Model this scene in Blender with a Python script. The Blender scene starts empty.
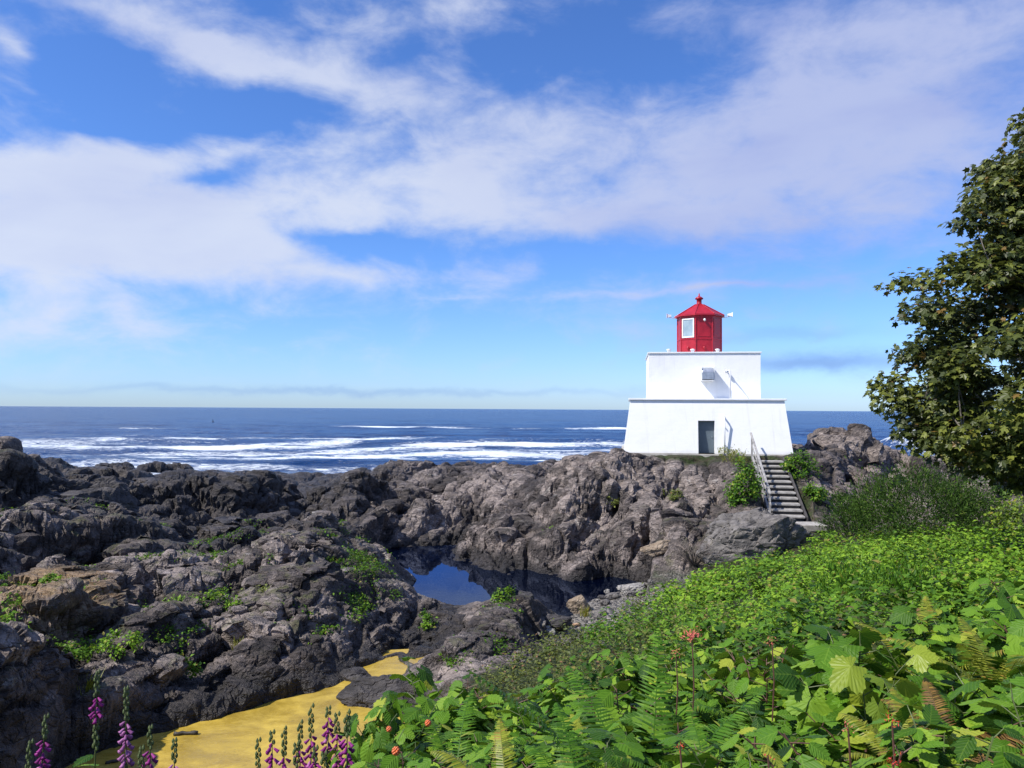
import bpy, bmesh, math, random
import numpy as np
from mathutils import Vector, Matrix
SC = bpy.context.scene
COL = SC.collection
R = math.radians
# ---------------------------------------------------------------- camera, world, sun, exposure
FPX = 773.0
CAM_LOC = Vector((0, 0, 8.0))
CAM_M = Matrix.Rotation(R(90 + 1.85), 4, 'X') @ Matrix.Rotation(R(0.34), 4, 'Z')
cd = bpy.data.cameras.new('camera'); cam = bpy.data.objects.new('camera', cd); COL.objects.link(cam)
cd.sensor_width = 36; cd.lens = FPX / 1024 * 36; cd.clip_start = 0.05; cd.clip_end = 60000
cam.matrix_world = Matrix.Translation(CAM_LOC) @ CAM_M
SC.camera = cam
SC.view_settings.view_transform = 'Standard'; SC.view_settings.look = 'None'
SC.view_settings.exposure = 0.32; SC.view_settings.gamma = 1
SUN_AZ, SUN_EL = R(66), R(48)          # sun stands behind the viewer's left shoulder
SUN_DIR = Vector((-math.sin(SUN_AZ) * math.cos(SUN_EL), -math.cos(SUN_AZ) * math.cos(SUN_EL), math.sin(SUN_EL)))
sl = bpy.data.lights.new('sun', 'SUN'); sl.energy = 5.0; sl.angle = R(0.5); sl.color = (1.0, 0.95, 0.87)
so = bpy.data.objects.new('sun', sl); COL.objects.link(so)
so.rotation_euler = SUN_DIR.to_track_quat('Z', 'Y').to_euler(); so.location = (-40, -30, 60)
SC.cycles.max_bounces = 5; SC.cycles.transparent_max_bounces = 8
SC.cycles.use_denoising = True

class NT:
    """short-hand for building node trees"""
    def __init__(s, tree): s.t = tree
    def n(s, typ, ins=None, **pr):
        nd = s.t.nodes.new(typ)
        for k, v in pr.items(): setattr(nd, k, v)
        for k, v in (ins or {}).items(): s.set(nd, k, v)
        return nd
    def set(s, nd, k, v):
        sock = nd.inputs[k]
        if isinstance(v, bpy.types.NodeSocket): s.t.links.new(v, sock)
        elif isinstance(v, (int, float)) and hasattr(sock.default_value, '__len__'): sock.default_value = (v,) * len(sock.default_value)
        else: sock.default_value = v
    def m(s, op, a, b=None, c=None, clamp=False):
        nd = s.t.nodes.new('ShaderNodeMath'); nd.operation = op; nd.use_clamp = clamp
        for i, v in enumerate((a, b, c)):
            if v is not None: s.set(nd, i, v)
        return nd.outputs[0]
    def vm(s, op, a, b=None, c=None):
        nd = s.t.nodes.new('ShaderNodeVectorMath'); nd.operation = op
        for i, v in enumerate((a, b, c)):
            if v is not None: s.set(nd, i, v)
        return nd.outputs[0]
    def mix(s, f, a, b, mode='MIX'):
        nd = s.t.nodes.new('ShaderNodeMix'); nd.data_type = 'RGBA'; nd.blend_type = mode
        nd.clamp_factor = True
        s.set(nd, 0, f); s.set(nd, 6, c4(a)); s.set(nd, 7, c4(b))
        return nd.outputs[2]
    def ss(s, v, lo, hi, a=0.0, b=1.0):
        nd = s.t.nodes.new('ShaderNodeMapRange'); nd.interpolation_type = 'SMOOTHSTEP'
        s.set(nd, 0, v); s.set(nd, 1, lo); s.set(nd, 2, hi); s.set(nd, 3, a); s.set(nd, 4, b)
        return nd.outputs[0]
    def noise(s, vec, scale, detail=4, rough=0.55, dist=0.0, out=0):
        nd = s.n('ShaderNodeTexNoise', {'Scale': scale, 'Detail': detail, 'Roughness': rough, 'Distortion': dist})
        if vec is not None: s.set(nd, 'Vector', vec)
        return nd.outputs[out]
    def vor(s, vec, scale, feature='F1', out=0, rnd=1.0):
        nd = s.n('ShaderNodeTexVoronoi', {'Scale': scale, 'Randomness': rnd}, feature=feature)
        if vec is not None: s.set(nd, 'Vector', vec)
        return nd.outputs[out]
    def xyz(s, x, y, z):
        nd = s.t.nodes.new('ShaderNodeCombineXYZ')
        for i, v in enumerate((x, y, z)): s.set(nd, i, v)
        return nd.outputs[0]
    def sep(s, v):
        nd = s.t.nodes.new('ShaderNodeSeparateXYZ'); s.set(nd, 0, v); return nd.outputs
    def bump(s, h, strength, dist, nrm=None):
        nd = s.n('ShaderNodeBump', {'Height': h, 'Strength': strength, 'Distance': dist})
        if nrm is not None: s.set(nd, 'Normal', nrm)
        return nd.outputs[0]
    def attr(s, name, out=2):
        nd = s.t.nodes.new('ShaderNodeAttribute'); nd.attribute_name = name; return nd.outputs[out]
def c4(c):
    if isinstance(c, (tuple, list)) and len(c) == 3: return (*c, 1.0)
    return c

# world: daylight sky with a broken layer of thin cloud, laid out by azimuth and elevation
W = bpy.data.worlds.new('World'); SC.world = W; W.use_nodes = True
wt = NT(W.node_tree); W.node_tree.nodes.clear()
sky = wt.n('ShaderNodeTexSky', sky_type='NISHITA', sun_disc=False, sun_elevation=SUN_EL, sun_rotation=math.pi + SUN_AZ,
           altitude=0.0, air_density=1.0, dust_density=0.3, ozone_density=2.5)
geo = wt.n('ShaderNodeTexCoord')
D = wt.sep(geo.outputs['Generated'])
AZ = wt.m('MULTIPLY', wt.m('ARCTAN2', D[0], D[1]), 180 / math.pi)
EL = wt.m('MULTIPLY', wt.m('ARCSINE', D[2]), 180 / math.pi)
lowc = wt.mix(wt.ss(EL, 0.0, 14.0), (.55, .765, 1.25), (.47, .72, 1.17))
tintc = wt.mix(1.0, sky.outputs[0], lowc, 'MULTIPLY')
ael = wt.xyz(wt.m('MULTIPLY', AZ, 0.05), wt.m('MULTIPLY', EL, 0.095), 0.0)
wn = wt.n('ShaderNodeTexNoise', {'Vector': ael, 'Scale': 1.7, 'Detail': 5, 'Roughness': 0.55})
wv = wt.vm('MULTIPLY', wt.vm('SUBTRACT', wn.outputs[1], (0.5, 0.5, 0.5)), (7.0, 4.0, 0))
WV = wt.vm('ADD', wt.xyz(AZ, EL, 0.0), wv)
WA = wt.sep(WV)
AZw, ELw = WA[0], WA[1]
def px_ae(px, py):                       # a direction of the sky as azimuth and elevation in degrees
    v = CAM_M.to_3x3() @ Vector(((px - 512) / FPX, -(py - 384) / FPX, -1)); v.normalize()
    return math.degrees(math.atan2(v.x, v.y)), math.degrees(math.asin(v.z))
# (px, py, half-width px, half-height px, tilt deg, weight): banks of cloud and gaps between them
CL = [(60, 225, 160, 75, 0, 1.15), (180, 250, 210, 45, 4, 1.1), (60, 160, 110, 30, 12, .6), (150, 205, 120, 40, 0, .5), (330, 190, 200, 65, 0, .6), (420, 160, 160, 50, 0, .35),
      (230, 45, 200, 38, -10, .75), (330, 75, 150, 32, -8, .5), (190, 145, 95, 38, 0, .5), (10, 50, 60, 30, -30, .9), (150, 25, 130, 26, -6, .55), (20, 112, 80, 12, -8, .5),
      (30, 95, 75, 14, -14, .5), (480, 210, 120, 60, 0, .6), (560, 140, 170, 60, 0, .35), (760, 150, 270, 95, 6, .85),
      (900, 110, 200, 120, 0, .55), (500, 30, 150, 50, 0, .5), (700, 210, 220, 40, 2, .5), (420, 20, 100, 30, 0, .4), (850, 20, 250, 60, 0, .35),
      (40, 325, 120, 20, -3, .7), (190, 332, 60, 9, 0, .2), (330, 278, 90, 16, 0, .5), (700, 288, 150, 5, 2, .65), (560, 290, 130, 20, 0, .22), (450, 298, 40, 4, -2, .3),
      (620, 330, 150, 20, 0, .12),
      (255, 108, 80, 22, 8, -1.5), (80, 75, 60, 38, 10, -1.0), (90, 122, 100, 18, 5, -.9), (60, 15, 90, 14, 10, -.4), (212, 178, 50, 15, 12, -1.2),
      (610, 60, 120, 42, -8, -1.0), (345, 238, 75, 14, 0, -.9), (490, 50, 70, 24, 0, -.7), (500, 250, 190, 20, 0, -.7), (570, 190, 90, 14, 10, -.35), (215, 20, 90, 16, 15, -.35), (420, 120, 120, 12, 0, -.2)]
mask = None
for (px, py, hw, hh, tl, wgt) in CL:
    a0, e0 = px_ae(px, py)
    k = 180 / math.pi / FPX * 1.75
    mp = wt.n('ShaderNodeMapping', {'Vector': WV, 'Location': (a0, e0, 0), 'Rotation': (0, 0, R(tl)), 'Scale': (hw * k, hh * k, 1)}, vector_type='TEXTURE')
    g = wt.n('ShaderNodeTexGradient', {0: mp.outputs[0]}, gradient_type='QUADRATIC_SPHERE')
    mask = wt.m('MULTIPLY_ADD', g.outputs[1], wgt * 1.25, 0.0 if mask is None else mask)
fine = wt.noise(wt.xyz(wt.m('MULTIPLY', AZ, 0.085), wt.m('MULTIPLY', EL, 0.16), 3.0), 2.0, 7, 0.60, 0.25)
back = wt.noise(wt.xyz(wt.m('MULTIPLY', AZ, 0.03), wt.m('MULTIPLY', EL, 0.07), 9.0), 1.5, 6, 0.6, 0.4)
# far from the part of the sky described above the cover is plain noise
infr = wt.m('MULTIPLY', wt.ss(wt.m('ABSOLUTE', AZ), 40, 60, 1.0, 0.0), wt.ss(EL, 30, 45, 1.0, 0.0))
cov = wt.m('ADD', wt.m('MULTIPLY', wt.m('MULTIPLY', mask, 0.86), infr), wt.m('MULTIPLY', wt.m('SUBTRACT', 1.0, infr), wt.ss(back, 0.40, 0.7, 0.0, 1.0)))
cov = wt.m('ADD', cov, wt.m('MULTIPLY', wt.m('SUBTRACT', fine, 0.5), 2.1))
cov = wt.ss(cov, -0.10, 1.12, 0.0, 0.88)
cov = wt.m('MULTIPLY', cov, wt.ss(EL, 0.3, 4.0))
grey = wt.noise(wt.xyz(wt.m('MULTIPLY', AZ, 0.035), wt.m('MULTIPLY', EL, 0.09), 5.0), 1.6, 5, 0.5, 0.3)
side = wt.ss(AZ, -14, 22)                # thicker, greyer cloud towards the right of the view
gmix = wt.m('ADD', wt.m('MULTIPLY', side, 0.75), wt.ss(grey, 0.4, 0.75, 0.0, 0.45), clamp=True)
ccol = wt.mix(gmix, (0.76, 0.82, 0.97), (0.46, 0.53, 0.85))
# a thin grey strip of stratus low over the sea on the right, and a low bank on the horizon
def strip(px, py, hw, hh):
    a0, e0 = px_ae(px, py); k = 180 / math.pi / FPX
    u = wt.m('MULTIPLY', wt.m('SUBTRACT', AZw, a0), 1 / (hw * k)); v = wt.m('MULTIPLY', wt.m('SUBTRACT', wt.m('ADD', EL, wt.m('MULTIPLY', wt.m('SUBTRACT', fine, .5), 2.2)), e0), 1 / (hh * k))
    return wt.m('EXPONENT', wt.m('MULTIPLY', wt.m('ADD', wt.m('MULTIPLY', u, u), wt.m('MULTIPLY', v, v)), -1.0))
dk = wt.m('ADD', wt.m('MULTIPLY', strip(810, 362, 90, 9), .75), wt.m('MULTIPLY', strip(780, 335, 70, 7), .3))
dk = wt.m('ADD', dk, wt.m('MULTIPLY', strip(350, 392, 260, 3.5), .35), clamp=True)
b_sky = wt.n('ShaderNodeBackground', {'Color': tintc, 'Strength': 0.128})
b_cl = wt.n('ShaderNodeBackground', {'Color': ccol, 'Strength': 0.77})
b_dk = wt.n('ShaderNodeBackground', {'Color': (0.20, 0.36, 0.74, 1), 'Strength': 0.85})
mx = wt.n('ShaderNodeMixShader', {0: cov, 1: b_sky.outputs[0], 2: b_cl.outputs[0]})
mx2 = wt.n('ShaderNodeMixShader', {0: dk, 1: mx.outputs[0], 2: b_dk.outputs[0]})
wo = wt.n('ShaderNodeOutputWorld', {0: mx2.outputs[0]})

# ---------------------------------------------------------------- helpers
def P(px, py, d):
    v = CAM_M.to_3x3() @ Vector(((px - 512) / FPX, -(py - 384) / FPX, -1))
    return CAM_LOC + v * (d / v.y)
def _h(ix, iy, iz, seed):
    n = (ix.astype(np.int64) * 374761393 + iy.astype(np.int64) * 668265263 + iz.astype(np.int64) * 2147483647 + seed * 1274126177) & 0xffffffff
    n = ((n ^ (n >> 13)) * 1274126177) & 0xffffffff
    n = ((n ^ (n >> 16)) * 2246822519) & 0xffffffff
    return ((n ^ (n >> 15)) & 0xffffff) / float(0xffffff)
def vnoise2(x, y, seed):
    xi = np.floor(x); yi = np.floor(y); u = x - xi; v = y - yi
    u = u * u * u * (u * (u * 6 - 15) + 10); v = v * v * v * (v * (v * 6 - 15) + 10)
    z = np.zeros_like(xi)
    a = _h(xi, yi, z, seed); b = _h(xi + 1, yi, z, seed); c = _h(xi, yi + 1, z, seed); d = _h(xi + 1, yi + 1, z, seed)
    return (a + (b - a) * u) * (1 - v) + (c + (d - c) * u) * v
def fbm2(x, y, seed, octv=4, gain=.5):
    s = 0; a = 1; t = 0
    for o in range(octv):
        s = s + a * vnoise2(x * 2 ** o + 17.3 * o, y * 2 ** o - 9.1 * o, seed + o); t += a; a *= gain
    return s / t
def vnoise3(x, y, z, seed):
    xi = np.floor(x); yi = np.floor(y); zi = np.floor(z); u = x - xi; v = y - yi; w = z - zi
    u = u * u * (3 - 2 * u); v = v * v * (3 - 2 * v); w = w * w * (3 - 2 * w)
    def pl(k):
        a = _h(xi, yi, zi + k, seed); b = _h(xi + 1, yi, zi + k, seed); c = _h(xi, yi + 1, zi + k, seed); d = _h(xi + 1, yi + 1, zi + k, seed)
        return (a + (b - a) * u) * (1 - v) + (c + (d - c) * u) * v
    return pl(0) * (1 - w) + pl(1) * w
def fbm3(x, y, z, seed, octv=3, gain=.5):
    s = 0; a = 1; t = 0
    for o in range(octv):
        s = s + a * vnoise3(x * 2 ** o + 7.3 * o, y * 2 ** o - 3.1 * o, z * 2 ** o + 1.7 * o, seed + o); t += a; a *= gain
    return s / t
def crag(x, y, size, seed, ang, stretch=1.8, bias=0.35, drop=1.55, cleft=.35, cw=.07):
    """height of a field of tilted, broken slabs: the upper envelope of one tilted facet per cell, with clefts between slabs"""
    ca, sa = math.cos(ang), math.sin(ang)
    wx = (fbm2(x / size * .7, y / size * .7, seed + 50, 2) - .5) * size * .7
    wy = (fbm2(x / size * .7 + 31, y / size * .7, seed + 60, 2) - .5) * size * .7
    X = x + wx; Y = y + wy
    u = (X * ca + Y * sa) / (size * stretch); v = (-X * sa + Y * ca) / size
    ui = np.floor(u); vi = np.floor(v); z = np.zeros_like(ui)
    out = np.full(u.shape, -9.0); sec = np.full(u.shape, -9.0)
    for i in (-1, 0, 1):
        for j in (-1, 0, 1):
            cu = ui + i; cv = vi + j
            du = u - (cu + _h(cu, cv, z, seed)); dv = v - (cv + _h(cu, cv, z, seed + 1))
            tu = (_h(cu, cv, z, seed + 2) - .5) * 1.3; tv = (_h(cu, cv, z, seed + 3) - .5) * 1.2 + bias
            val = _h(cu, cv, z, seed + 4) * .8 + tu * du + tv * dv - drop * np.maximum(np.abs(du), np.abs(dv))
            sec = np.maximum(sec, np.minimum(out, val)); out = np.maximum(out, val)
    return out - .05 - cleft * np.exp(-(out - sec) / cw)
def poly_sd(x, y, pts):
    """signed distance to a polygon, positive inside"""
    d = np.full(x.shape, 1e9); ins = np.zeros(x.shape, bool)
    for (ax, ay), (bx_, by_) in zip(pts, pts[1:] + pts[:1]):
        ex, ey = bx_ - ax, by_ - ay
        t = np.clip(((x - ax) * ex + (y - ay) * ey) / (ex * ex + ey * ey), 0, 1)
        d = np.minimum(d, np.hypot(x - ax - t * ex, y - ay - t * ey))
        ins ^= ((ay > y) != (by_ > y)) & (x < ex * (y - ay) / (ey if abs(ey) > 1e-9 else 1e-9) + ax)
    return np.where(ins, d, -d)
def mesh_obj(name, V, loops, starts, mats, attrs=None, uv=None, parent=None, smooth=False, mi=None):
    me = bpy.data.meshes.new(name); V = np.asarray(V, np.float32)
    me.vertices.add(len(V)); me.vertices.foreach_set('co', V.ravel())
    loops = np.asarray(loops, np.int32).ravel(); starts = np.asarray(starts, np.int32)
    me.loops.add(len(loops)); me.loops.foreach_set('vertex_index', loops)
    me.polygons.add(len(starts)); me.polygons.foreach_set('loop_start', starts)
    if mi is not None: me.polygons.foreach_set('material_index', np.asarray(mi, np.int32))
    me.update(calc_edges=True)
    me.polygons.foreach_set('use_smooth', np.full(len(starts), smooth))
    for k, a in (attrs or {}).items():
        at = me.attributes.new(k, 'FLOAT', 'POINT'); at.data.foreach_set('value', np.asarray(a, np.float32))
    if uv is not None:
        ul = me.uv_layers.new(name='UVMap'); ul.data.foreach_set('uv', np.asarray(uv, np.float32)[loops].ravel())
    for m in (mats if isinstance(mats, (list, tuple)) else [mats]): me.materials.append(m)
    o = bpy.data.objects.new(name, me); COL.objects.link(o)
    if parent is not None: o.parent = parent
    return o
def grid_obj(name, V, nr, nc, mat, attrs=None, smooth=False):
    i = np.arange((nr - 1) * (nc - 1)); r = i // (nc - 1); c = i % (nc - 1); a = r * nc + c
    L = np.stack([a, a + 1, a + nc + 1, a + nc], 1)
    return mesh_obj(name, V, L, np.arange(len(L)) * 4, mat, attrs, None, None, smooth)
def tag(o, label=None, cat=None, group=None, kind=None):
    if label: o['label'] = label
    if cat: o['category'] = cat
    if group: o['group'] = group
    if kind: o['kind'] = kind
    return o
def empty(name, loc, label=None, cat=None, group=None, rz=0.0):
    o = bpy.data.objects.new(name, None); o.empty_display_size = .2; COL.objects.link(o)
    o.location = loc; o.rotation_euler = (0, 0, rz)
    return tag(o, label, cat, group)
class MB:
    """gathers simple solids into one bmesh, linked as one mesh object"""
    def __init__(s): s.b = bmesh.new()
    def hull8(s, pts):
        v = [s.b.verts.new(p) for p in pts]
        for f in ((0, 3, 2, 1), (4, 5, 6, 7), (0, 1, 5, 4), (1, 2, 6, 5), (2, 3, 7, 6), (3, 0, 4, 7)): s.b.faces.new([v[i] for i in f])
        return s
    def box(s, c, d, M=None):
        x, y, z = c; a, b, h = d[0] / 2, d[1] / 2, d[2] / 2
        p = [Vector(q) for q in ((-a, -b, -h), (a, -b, -h), (a, b, -h), (-a, b, -h), (-a, -b, h), (a, -b, h), (a, b, h), (-a, b, h))]
        if M is not None: p = [M @ q for q in p]
        return s.hull8([q + Vector(c) for q in p])
    def rings(s, rr, cap=True):
        prev = None; first = None
        for ring in rr:
            cur = [s.b.verts.new(p) for p in ring]
            if prev:
                n = len(cur)
                for i in range(n): s.b.faces.new((prev[i], prev[(i + 1) % n], cur[(i + 1) % n], cur[i]))
            else: first = cur
            prev = cur
        if cap:
            s.b.faces.new(list(reversed(first))); s.b.faces.new(prev)
        return s
    def lathe(s, prof, n=16, c=(0, 0, 0), rot=0.0):
        return s.rings([[Vector((c[0] + r * math.cos(2 * math.pi * i / n + rot), c[1] + r * math.sin(2 * math.pi * i / n + rot), c[2] + z)) for i in range(n)] for r, z in prof])
    def tube(s, path, rad, n=8):
        path = [Vector(p) for p in path]
        rr = []
        for i, p in enumerate(path):
            t = (path[min(i + 1, len(path) - 1)] - path[max(i - 1, 0)]).normalized()
            a = t.cross(Vector((0, 0, 1)) if abs(t.z) < .9 else Vector((1, 0, 0))).normalized(); b = t.cross(a)
            r = rad[i] if hasattr(rad, '__len__') else rad
            rr.append([p + (a * math.cos(2 * math.pi * k / n) + b * math.sin(2 * math.pi * k / n)) * r for k in range(n)])
        return s.rings(rr)
    def build(s, name, mat, parent=None, smooth=False, bevel=0.0):
        bmesh.ops.recalc_face_normals(s.b, faces=s.b.faces[:])
        me = bpy.data.meshes.new(name); s.b.to_mesh(me); s.b.free()
        for p in me.polygons: p.use_smooth = smooth
        me.materials.append(mat)
        o = bpy.data.objects.new(name, me); COL.objects.link(o)
        if parent is not None: o.parent = parent
        if bevel:
            md = o.modifiers.new('edge', 'BEVEL'); md.width = bevel; md.segments = 2; md.limit_method = 'ANGLE'
        return o
def material(name):
    m = bpy.data.materials.new(name); m.use_nodes = True; t = m.node_tree; t.nodes.clear(); return m, NT(t)
def finish(nt, shader, disp=None):
    nt.n('ShaderNodeOutputMaterial', {0: shader})
def pbsdf(nt, **k):
    names = {'col': 'Base Color', 'rough': 'Roughness', 'spec': 'Specular IOR Level', 'n': 'Normal', 'metal': 'Metallic', 'trans': 'Transmission Weight', 'ior': 'IOR'}
    return nt.n('ShaderNodeBsdfPrincipled', {names[a]: c4(b) for a, b in k.items() if b is not None}).outputs[0]
def simple(name, col, rough=.5, var=.12, scale=3.0, metal=0.0, bump=0.0, bscale=40.0):
    m, nt = material(name); tc = nt.n('ShaderNodeTexCoord').outputs['Object']
    nz = nt.noise(tc, scale, 6, .6)
    c = nt.mix(nt.ss(nz, .3, .7), tuple(x * (1 - var) for x in col), tuple(min(1, x * (1 + var)) for x in col))
    nrm = nt.bump(nt.noise(tc, bscale, 4), 1.0, bump) if bump else None
    finish(nt, pbsdf(nt, col=c, rough=nt.ss(nz, .2, .8, rough * .85, min(1, rough * 1.15)), metal=metal, n=nrm)); return m
# ---------------------------------------------------------------- terrain shape
# surface points: (px, py, distance, rockiness) - the shape of the shore as seen from the headland
TP = [
 # dark rock mass on the left
 (-260, 465, 40, 1), (-120, 458, 38, .8), (-120, 520, 31, 1), (0, 461, 38, .7), (30, 466, 39, .7), (55, 475, 41, .7), (95, 482, 40, .8), (118, 494, 40, .7), (60, 505, 35, .7), (0, 512, 33, .7), (125, 522, 38, .5), (-60, 485, 46, .7), (40, 480, 46, .7),
 (0, 555, 27, .6), (0, 600, 22.5, .6), (0, 650, 18.5, .6), (0, 705, 16, .6), (0, 765, 15, .5), (-150, 600, 22, .6), (-250, 700, 15, .6), (-300, 560, 30, .8),
 (60, 700, 17.2, .6), (60, 560, 27, .7), (70, 610, 22, .7), (100, 650, 20.5, .8), (90, 705, 18.4, .7), (60, 745, 17.0, .6), (130, 560, 29, .7), (140, 600, 25, .7),
 (200, 640, 22.5, .8), (200, 600, 26, .7), (200, 560, 32, .7), (200, 522, 42, .9), (200, 490, 65, .4), (195, 471, 80, .35), (120, 482, 82, .3), (200, 478, 72, .4), (160, 480, 74, .4), (150, 502, 52, .7), (160, 545, 35, .6),
 (300, 640, 24.3, .8), (290, 605, 26, .7), (300, 578, 29, .7), (300, 540, 36, .9), (300, 512, 46, .7), (295, 496, 60, .35), (270, 476, 78, .28), (330, 475, 80, .28), (300, 486, 68, .3), (240, 530, 39, .8), (250, 560, 32, .7), (230, 508, 50, .6),
 (210, 690, 20.6, .6), (150, 715, 19.4, .6), (270, 680, 22, .6), (335, 660, 23.6, .5),
 (360, 600, 28.2, .4), (400, 595, 29.5, .3), (385, 575, 33, .25), (440, 598, 29.6, .35), (462, 613, 29.4, .35), (350, 640, 25.3, .6), (400, 640, 26.2, .5), (440, 628, 28, .5),
 # middle mound and the small rock beside the pool
 (440, 470, 61, .45), (390, 478, 62, .45), (365, 492, 52, .9), (345, 520, 45, .8), (372, 548, 43.2, .5), (415, 522, 47.5, .6), (460, 522, 47.5, .6), (420, 495, 53, .6), (460, 495, 53, .6), (480, 477, 60, .45), (512, 476, 60, .45), (430, 552, 43, .4),
 (440, 478, 68, .5), (440, 474, 78, .4), (500, 474, 70, .5), (390, 476, 72, .5),
 (495, 508, 43, .5), (512, 512, 42.6, .5), (478, 530, 41.6, .7), (500, 545, 40.6, .7), (470, 560, 40.2, .4), (512, 560, 39.5, .5), (500, 515, 45.5, .5),
 (529, 500, 45, .2), (530, 540, 40.5, .2), (528, 480, 52, .3),
 # lighthouse rock
 (545, 474, 46, .6), (535, 500, 42, .62), (538, 540, 39.5, .62), (545, 575, 37, .5), (565, 485, 44, .7), (590, 500, 41, .62), (570, 530, 39.5, .62), (600, 545, 38.4, .62), (590, 578, 36.7, .5), (620, 520, 39.5, .62), (640, 490, 41.5, .7),
 (600, 473, 48, .3), (625, 460, 46.2, .2), (660, 458, 44.8, .2), (705, 455, 45.0, .12), (760, 455, 45.0, .12), (800, 457, 45, .3), (700, 470, 42.7, .5), (650, 475, 42.8, .6), (685, 505, 39.8, .62), (730, 485, 41, .5), (650, 540, 38.4, .62), (640, 577, 36.4, .4), (735, 510, 39, .4), (675, 560, 36, .6), (700, 545, 36.5, .4),
 (765, 490, 40.5, .1), (790, 490, 40.3, .1), (800, 519, 37.2, .1), (770, 519, 37.3, .1),
 (825, 460, 45, .5), (830, 490, 41.5, .4), (850, 515, 37, .3),
 # ridge on the right, behind the steps
 (800, 448, 58, .45), (830, 448, 58, .45), (860, 448, 58, .45), (880, 456, 58, .4), (905, 474, 59, .35), (935, 485, 60, .35), (985, 490, 63, .4), (1060, 494, 66, .5), (850, 460, 51, .8), (900, 492, 48, .4), (960, 500, 46, .5), (1030, 500, 42, .8), (900, 500, 41, .6), (1100, 510, 42, .7), (1200, 490, 60, .6),
 # shingle and the green bank
 (560, 612, 30, .15), (600, 600, 31.3, .12), (630, 585, 32.5, .15), (570, 628, 28.2, .1), (545, 640, 26.5, .15), (640, 600, 29.8, .08), (690, 585, 31.5, .1),
 (520, 602, 28.6, .5), (490, 612, 27.0, .55), (455, 634, 24.6, .55), (425, 656, 22.6, .5), (510, 622, 25.3, .5), (480, 640, 23.2, .5), (440, 668, 21.4, .4), (470, 660, 21.2, .3),
 (750, 570, 31.5, .08), (800, 548, 33, .08), (840, 530, 35, .08), (900, 525, 36, .15), (1000, 520, 34, .2), (1150, 525, 32, .2),
]
BP = [ # green bank: pixel of the plants' tops, plant height to take off
 (600, 650, 16.5, .4), (550, 665, 18.5, .35), (660, 615, 21.5, .4), (700, 620, 16, .4), (700, 585, 25, .4), (800, 580, 19, .4), (780, 560, 26, .35), (850, 550, 26, .35), (900, 560, 17.5, .4), (910, 538, 24, .35), (1024, 538, 20, .35), (1150, 530, 20, .3),
 (1024, 600, 9.5, .4), (900, 625, 8.5, .4), (800, 640, 8.8, .4), (700, 655, 9, .4), (610, 680, 9.5, .4), (500, 695, 11, .35), (430, 710, 11, .35), (1200, 580, 10, .3)]
GP = [ # ground near the viewer, plain metres
 (0, -3, 6.3), (-6, -3, 6.0), (6, -3, 6.8), (0, .5, 6.35), (0, 2.5, 6.0), (1.5, 3.5, 5.95), (3.2, 4, 6.05), (-1.2, 4.2, 5.35), (.5, 4.5, 5.65), (-3.2, 4.8, 4.75), (-6, 5, 4.7), (6, 5, 6.1), (8, 8, 5.6), (12, 12, 5.6), (16, 6, 6.4), (14, 18, 4.9), (20, 22, 4.6), (28, 30, 4.2),
 (-1.2, 7, 4.4), (-2.2, 10, 3.0), (-3.6, 8.2, 3.1), (-6, 9, 2.9), (-9, 9, 3.2), (-3, 12.5, 1.4), (-6, 12, 1.4), (-9.5, 12.5, 1.7), (-12, 7, 4.2), (-20, 8, 4.5), (-20, 0, 5.5), (-1.6, 14, 1.5), (-1.0, 17.5, 1.1), (.6, 14.5, 2.1),
 (-4.5, 15.8, -.15), (-8, 15.2, -.1), (-2.6, 17.5, .0)]
UP = [ # pool beds and sea bed
 (-8.3, 17.8, -.4), (-6.6, 19.0, -.5), (-4.8, 20.6, -.4), (-5.5, 17.6, -.4), (-3.2, 20.2, -.3), (-3.6, 22.8, -.15), (-9.6, 16.6, -.3), (-3.4, 24.0, -.05),
 (-3.5, 36.5, -.6), (-1.6, 34.5, -.6), (.3, 32.0, -.5), (1.9, 31.4, -.15), (-5.0, 40.8, -.5), (-.9, 36.5, -.7), (-4.6, 38.5, -.5), (-3.6, 33.0, -.2),
 (-60, 98, -1.2), (-30, 97, -1.2), (0, 96, -1.2), (20, 92, -1.2), (40, 84, -1.2), (60, 80, -1.2), (90, 70, -1.2), (-90, 90, -1.2), (28, 74, .8), (45, 72, .3),
 (-60, 125, -4), (0, 125, -4), (60, 120, -4), (110, 100, -4), (-120, 100, -4), (-70, 60, 2), (-70, 30, 4), (70, 40, 4), (70, 10, 6), (-70, 0, 5), (60, 55, 2.5), (-52, 80, 1.0), (-40, 84, .8),
 (11.5, 50, 5.4), (16, 50, 5.4), (12, 55, 5.3), (17, 55, 5.2), (10, 60, 3.5), (18, 62, 3.5), (8, 52, 5.2)]
tp = []
for px, py, d, r in TP:
    q = P(px, py, d); tp.append((q.x, q.y, q.z, r))
for px, py, d, h in BP:
    q = P(px, py, d); tp.append((q.x, q.y, q.z - h, .04))
for x, y, z in GP: tp.append((x, y, z, .04))
for x, y, z in UP: tp.append((x, y, z, .12 if z < 0 and y < 60 else (.6 if y > 57 else .3)))
tp = np.array(tp)
def _k(a, b): return np.sqrt(((a[:, None, :] - b[None, :, :]) ** 2).sum(-1) + .6)
def _warp(x, y):       # depth squeezed a little with distance so near and far points interpolate alike
    d = np.sqrt(x * x + y * y) + 4.0
    return np.stack([x / d, np.log(d)], 1) * 14
_c = _warp(tp[:, 0], tp[:, 1]); _A = _k(_c, _c); n_ = len(tp)
_B = np.zeros((n_ + 3, n_ + 3)); _B[:n_, :n_] = _A - 0.02 * np.eye(n_); _pl = np.c_[np.ones(n_), _c]; _B[:n_, n_:] = _pl; _B[n_:, :n_] = _pl.T
_w = np.linalg.solve(_B, np.vstack([tp[:, 2:4], np.zeros((3, 2))]))
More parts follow.
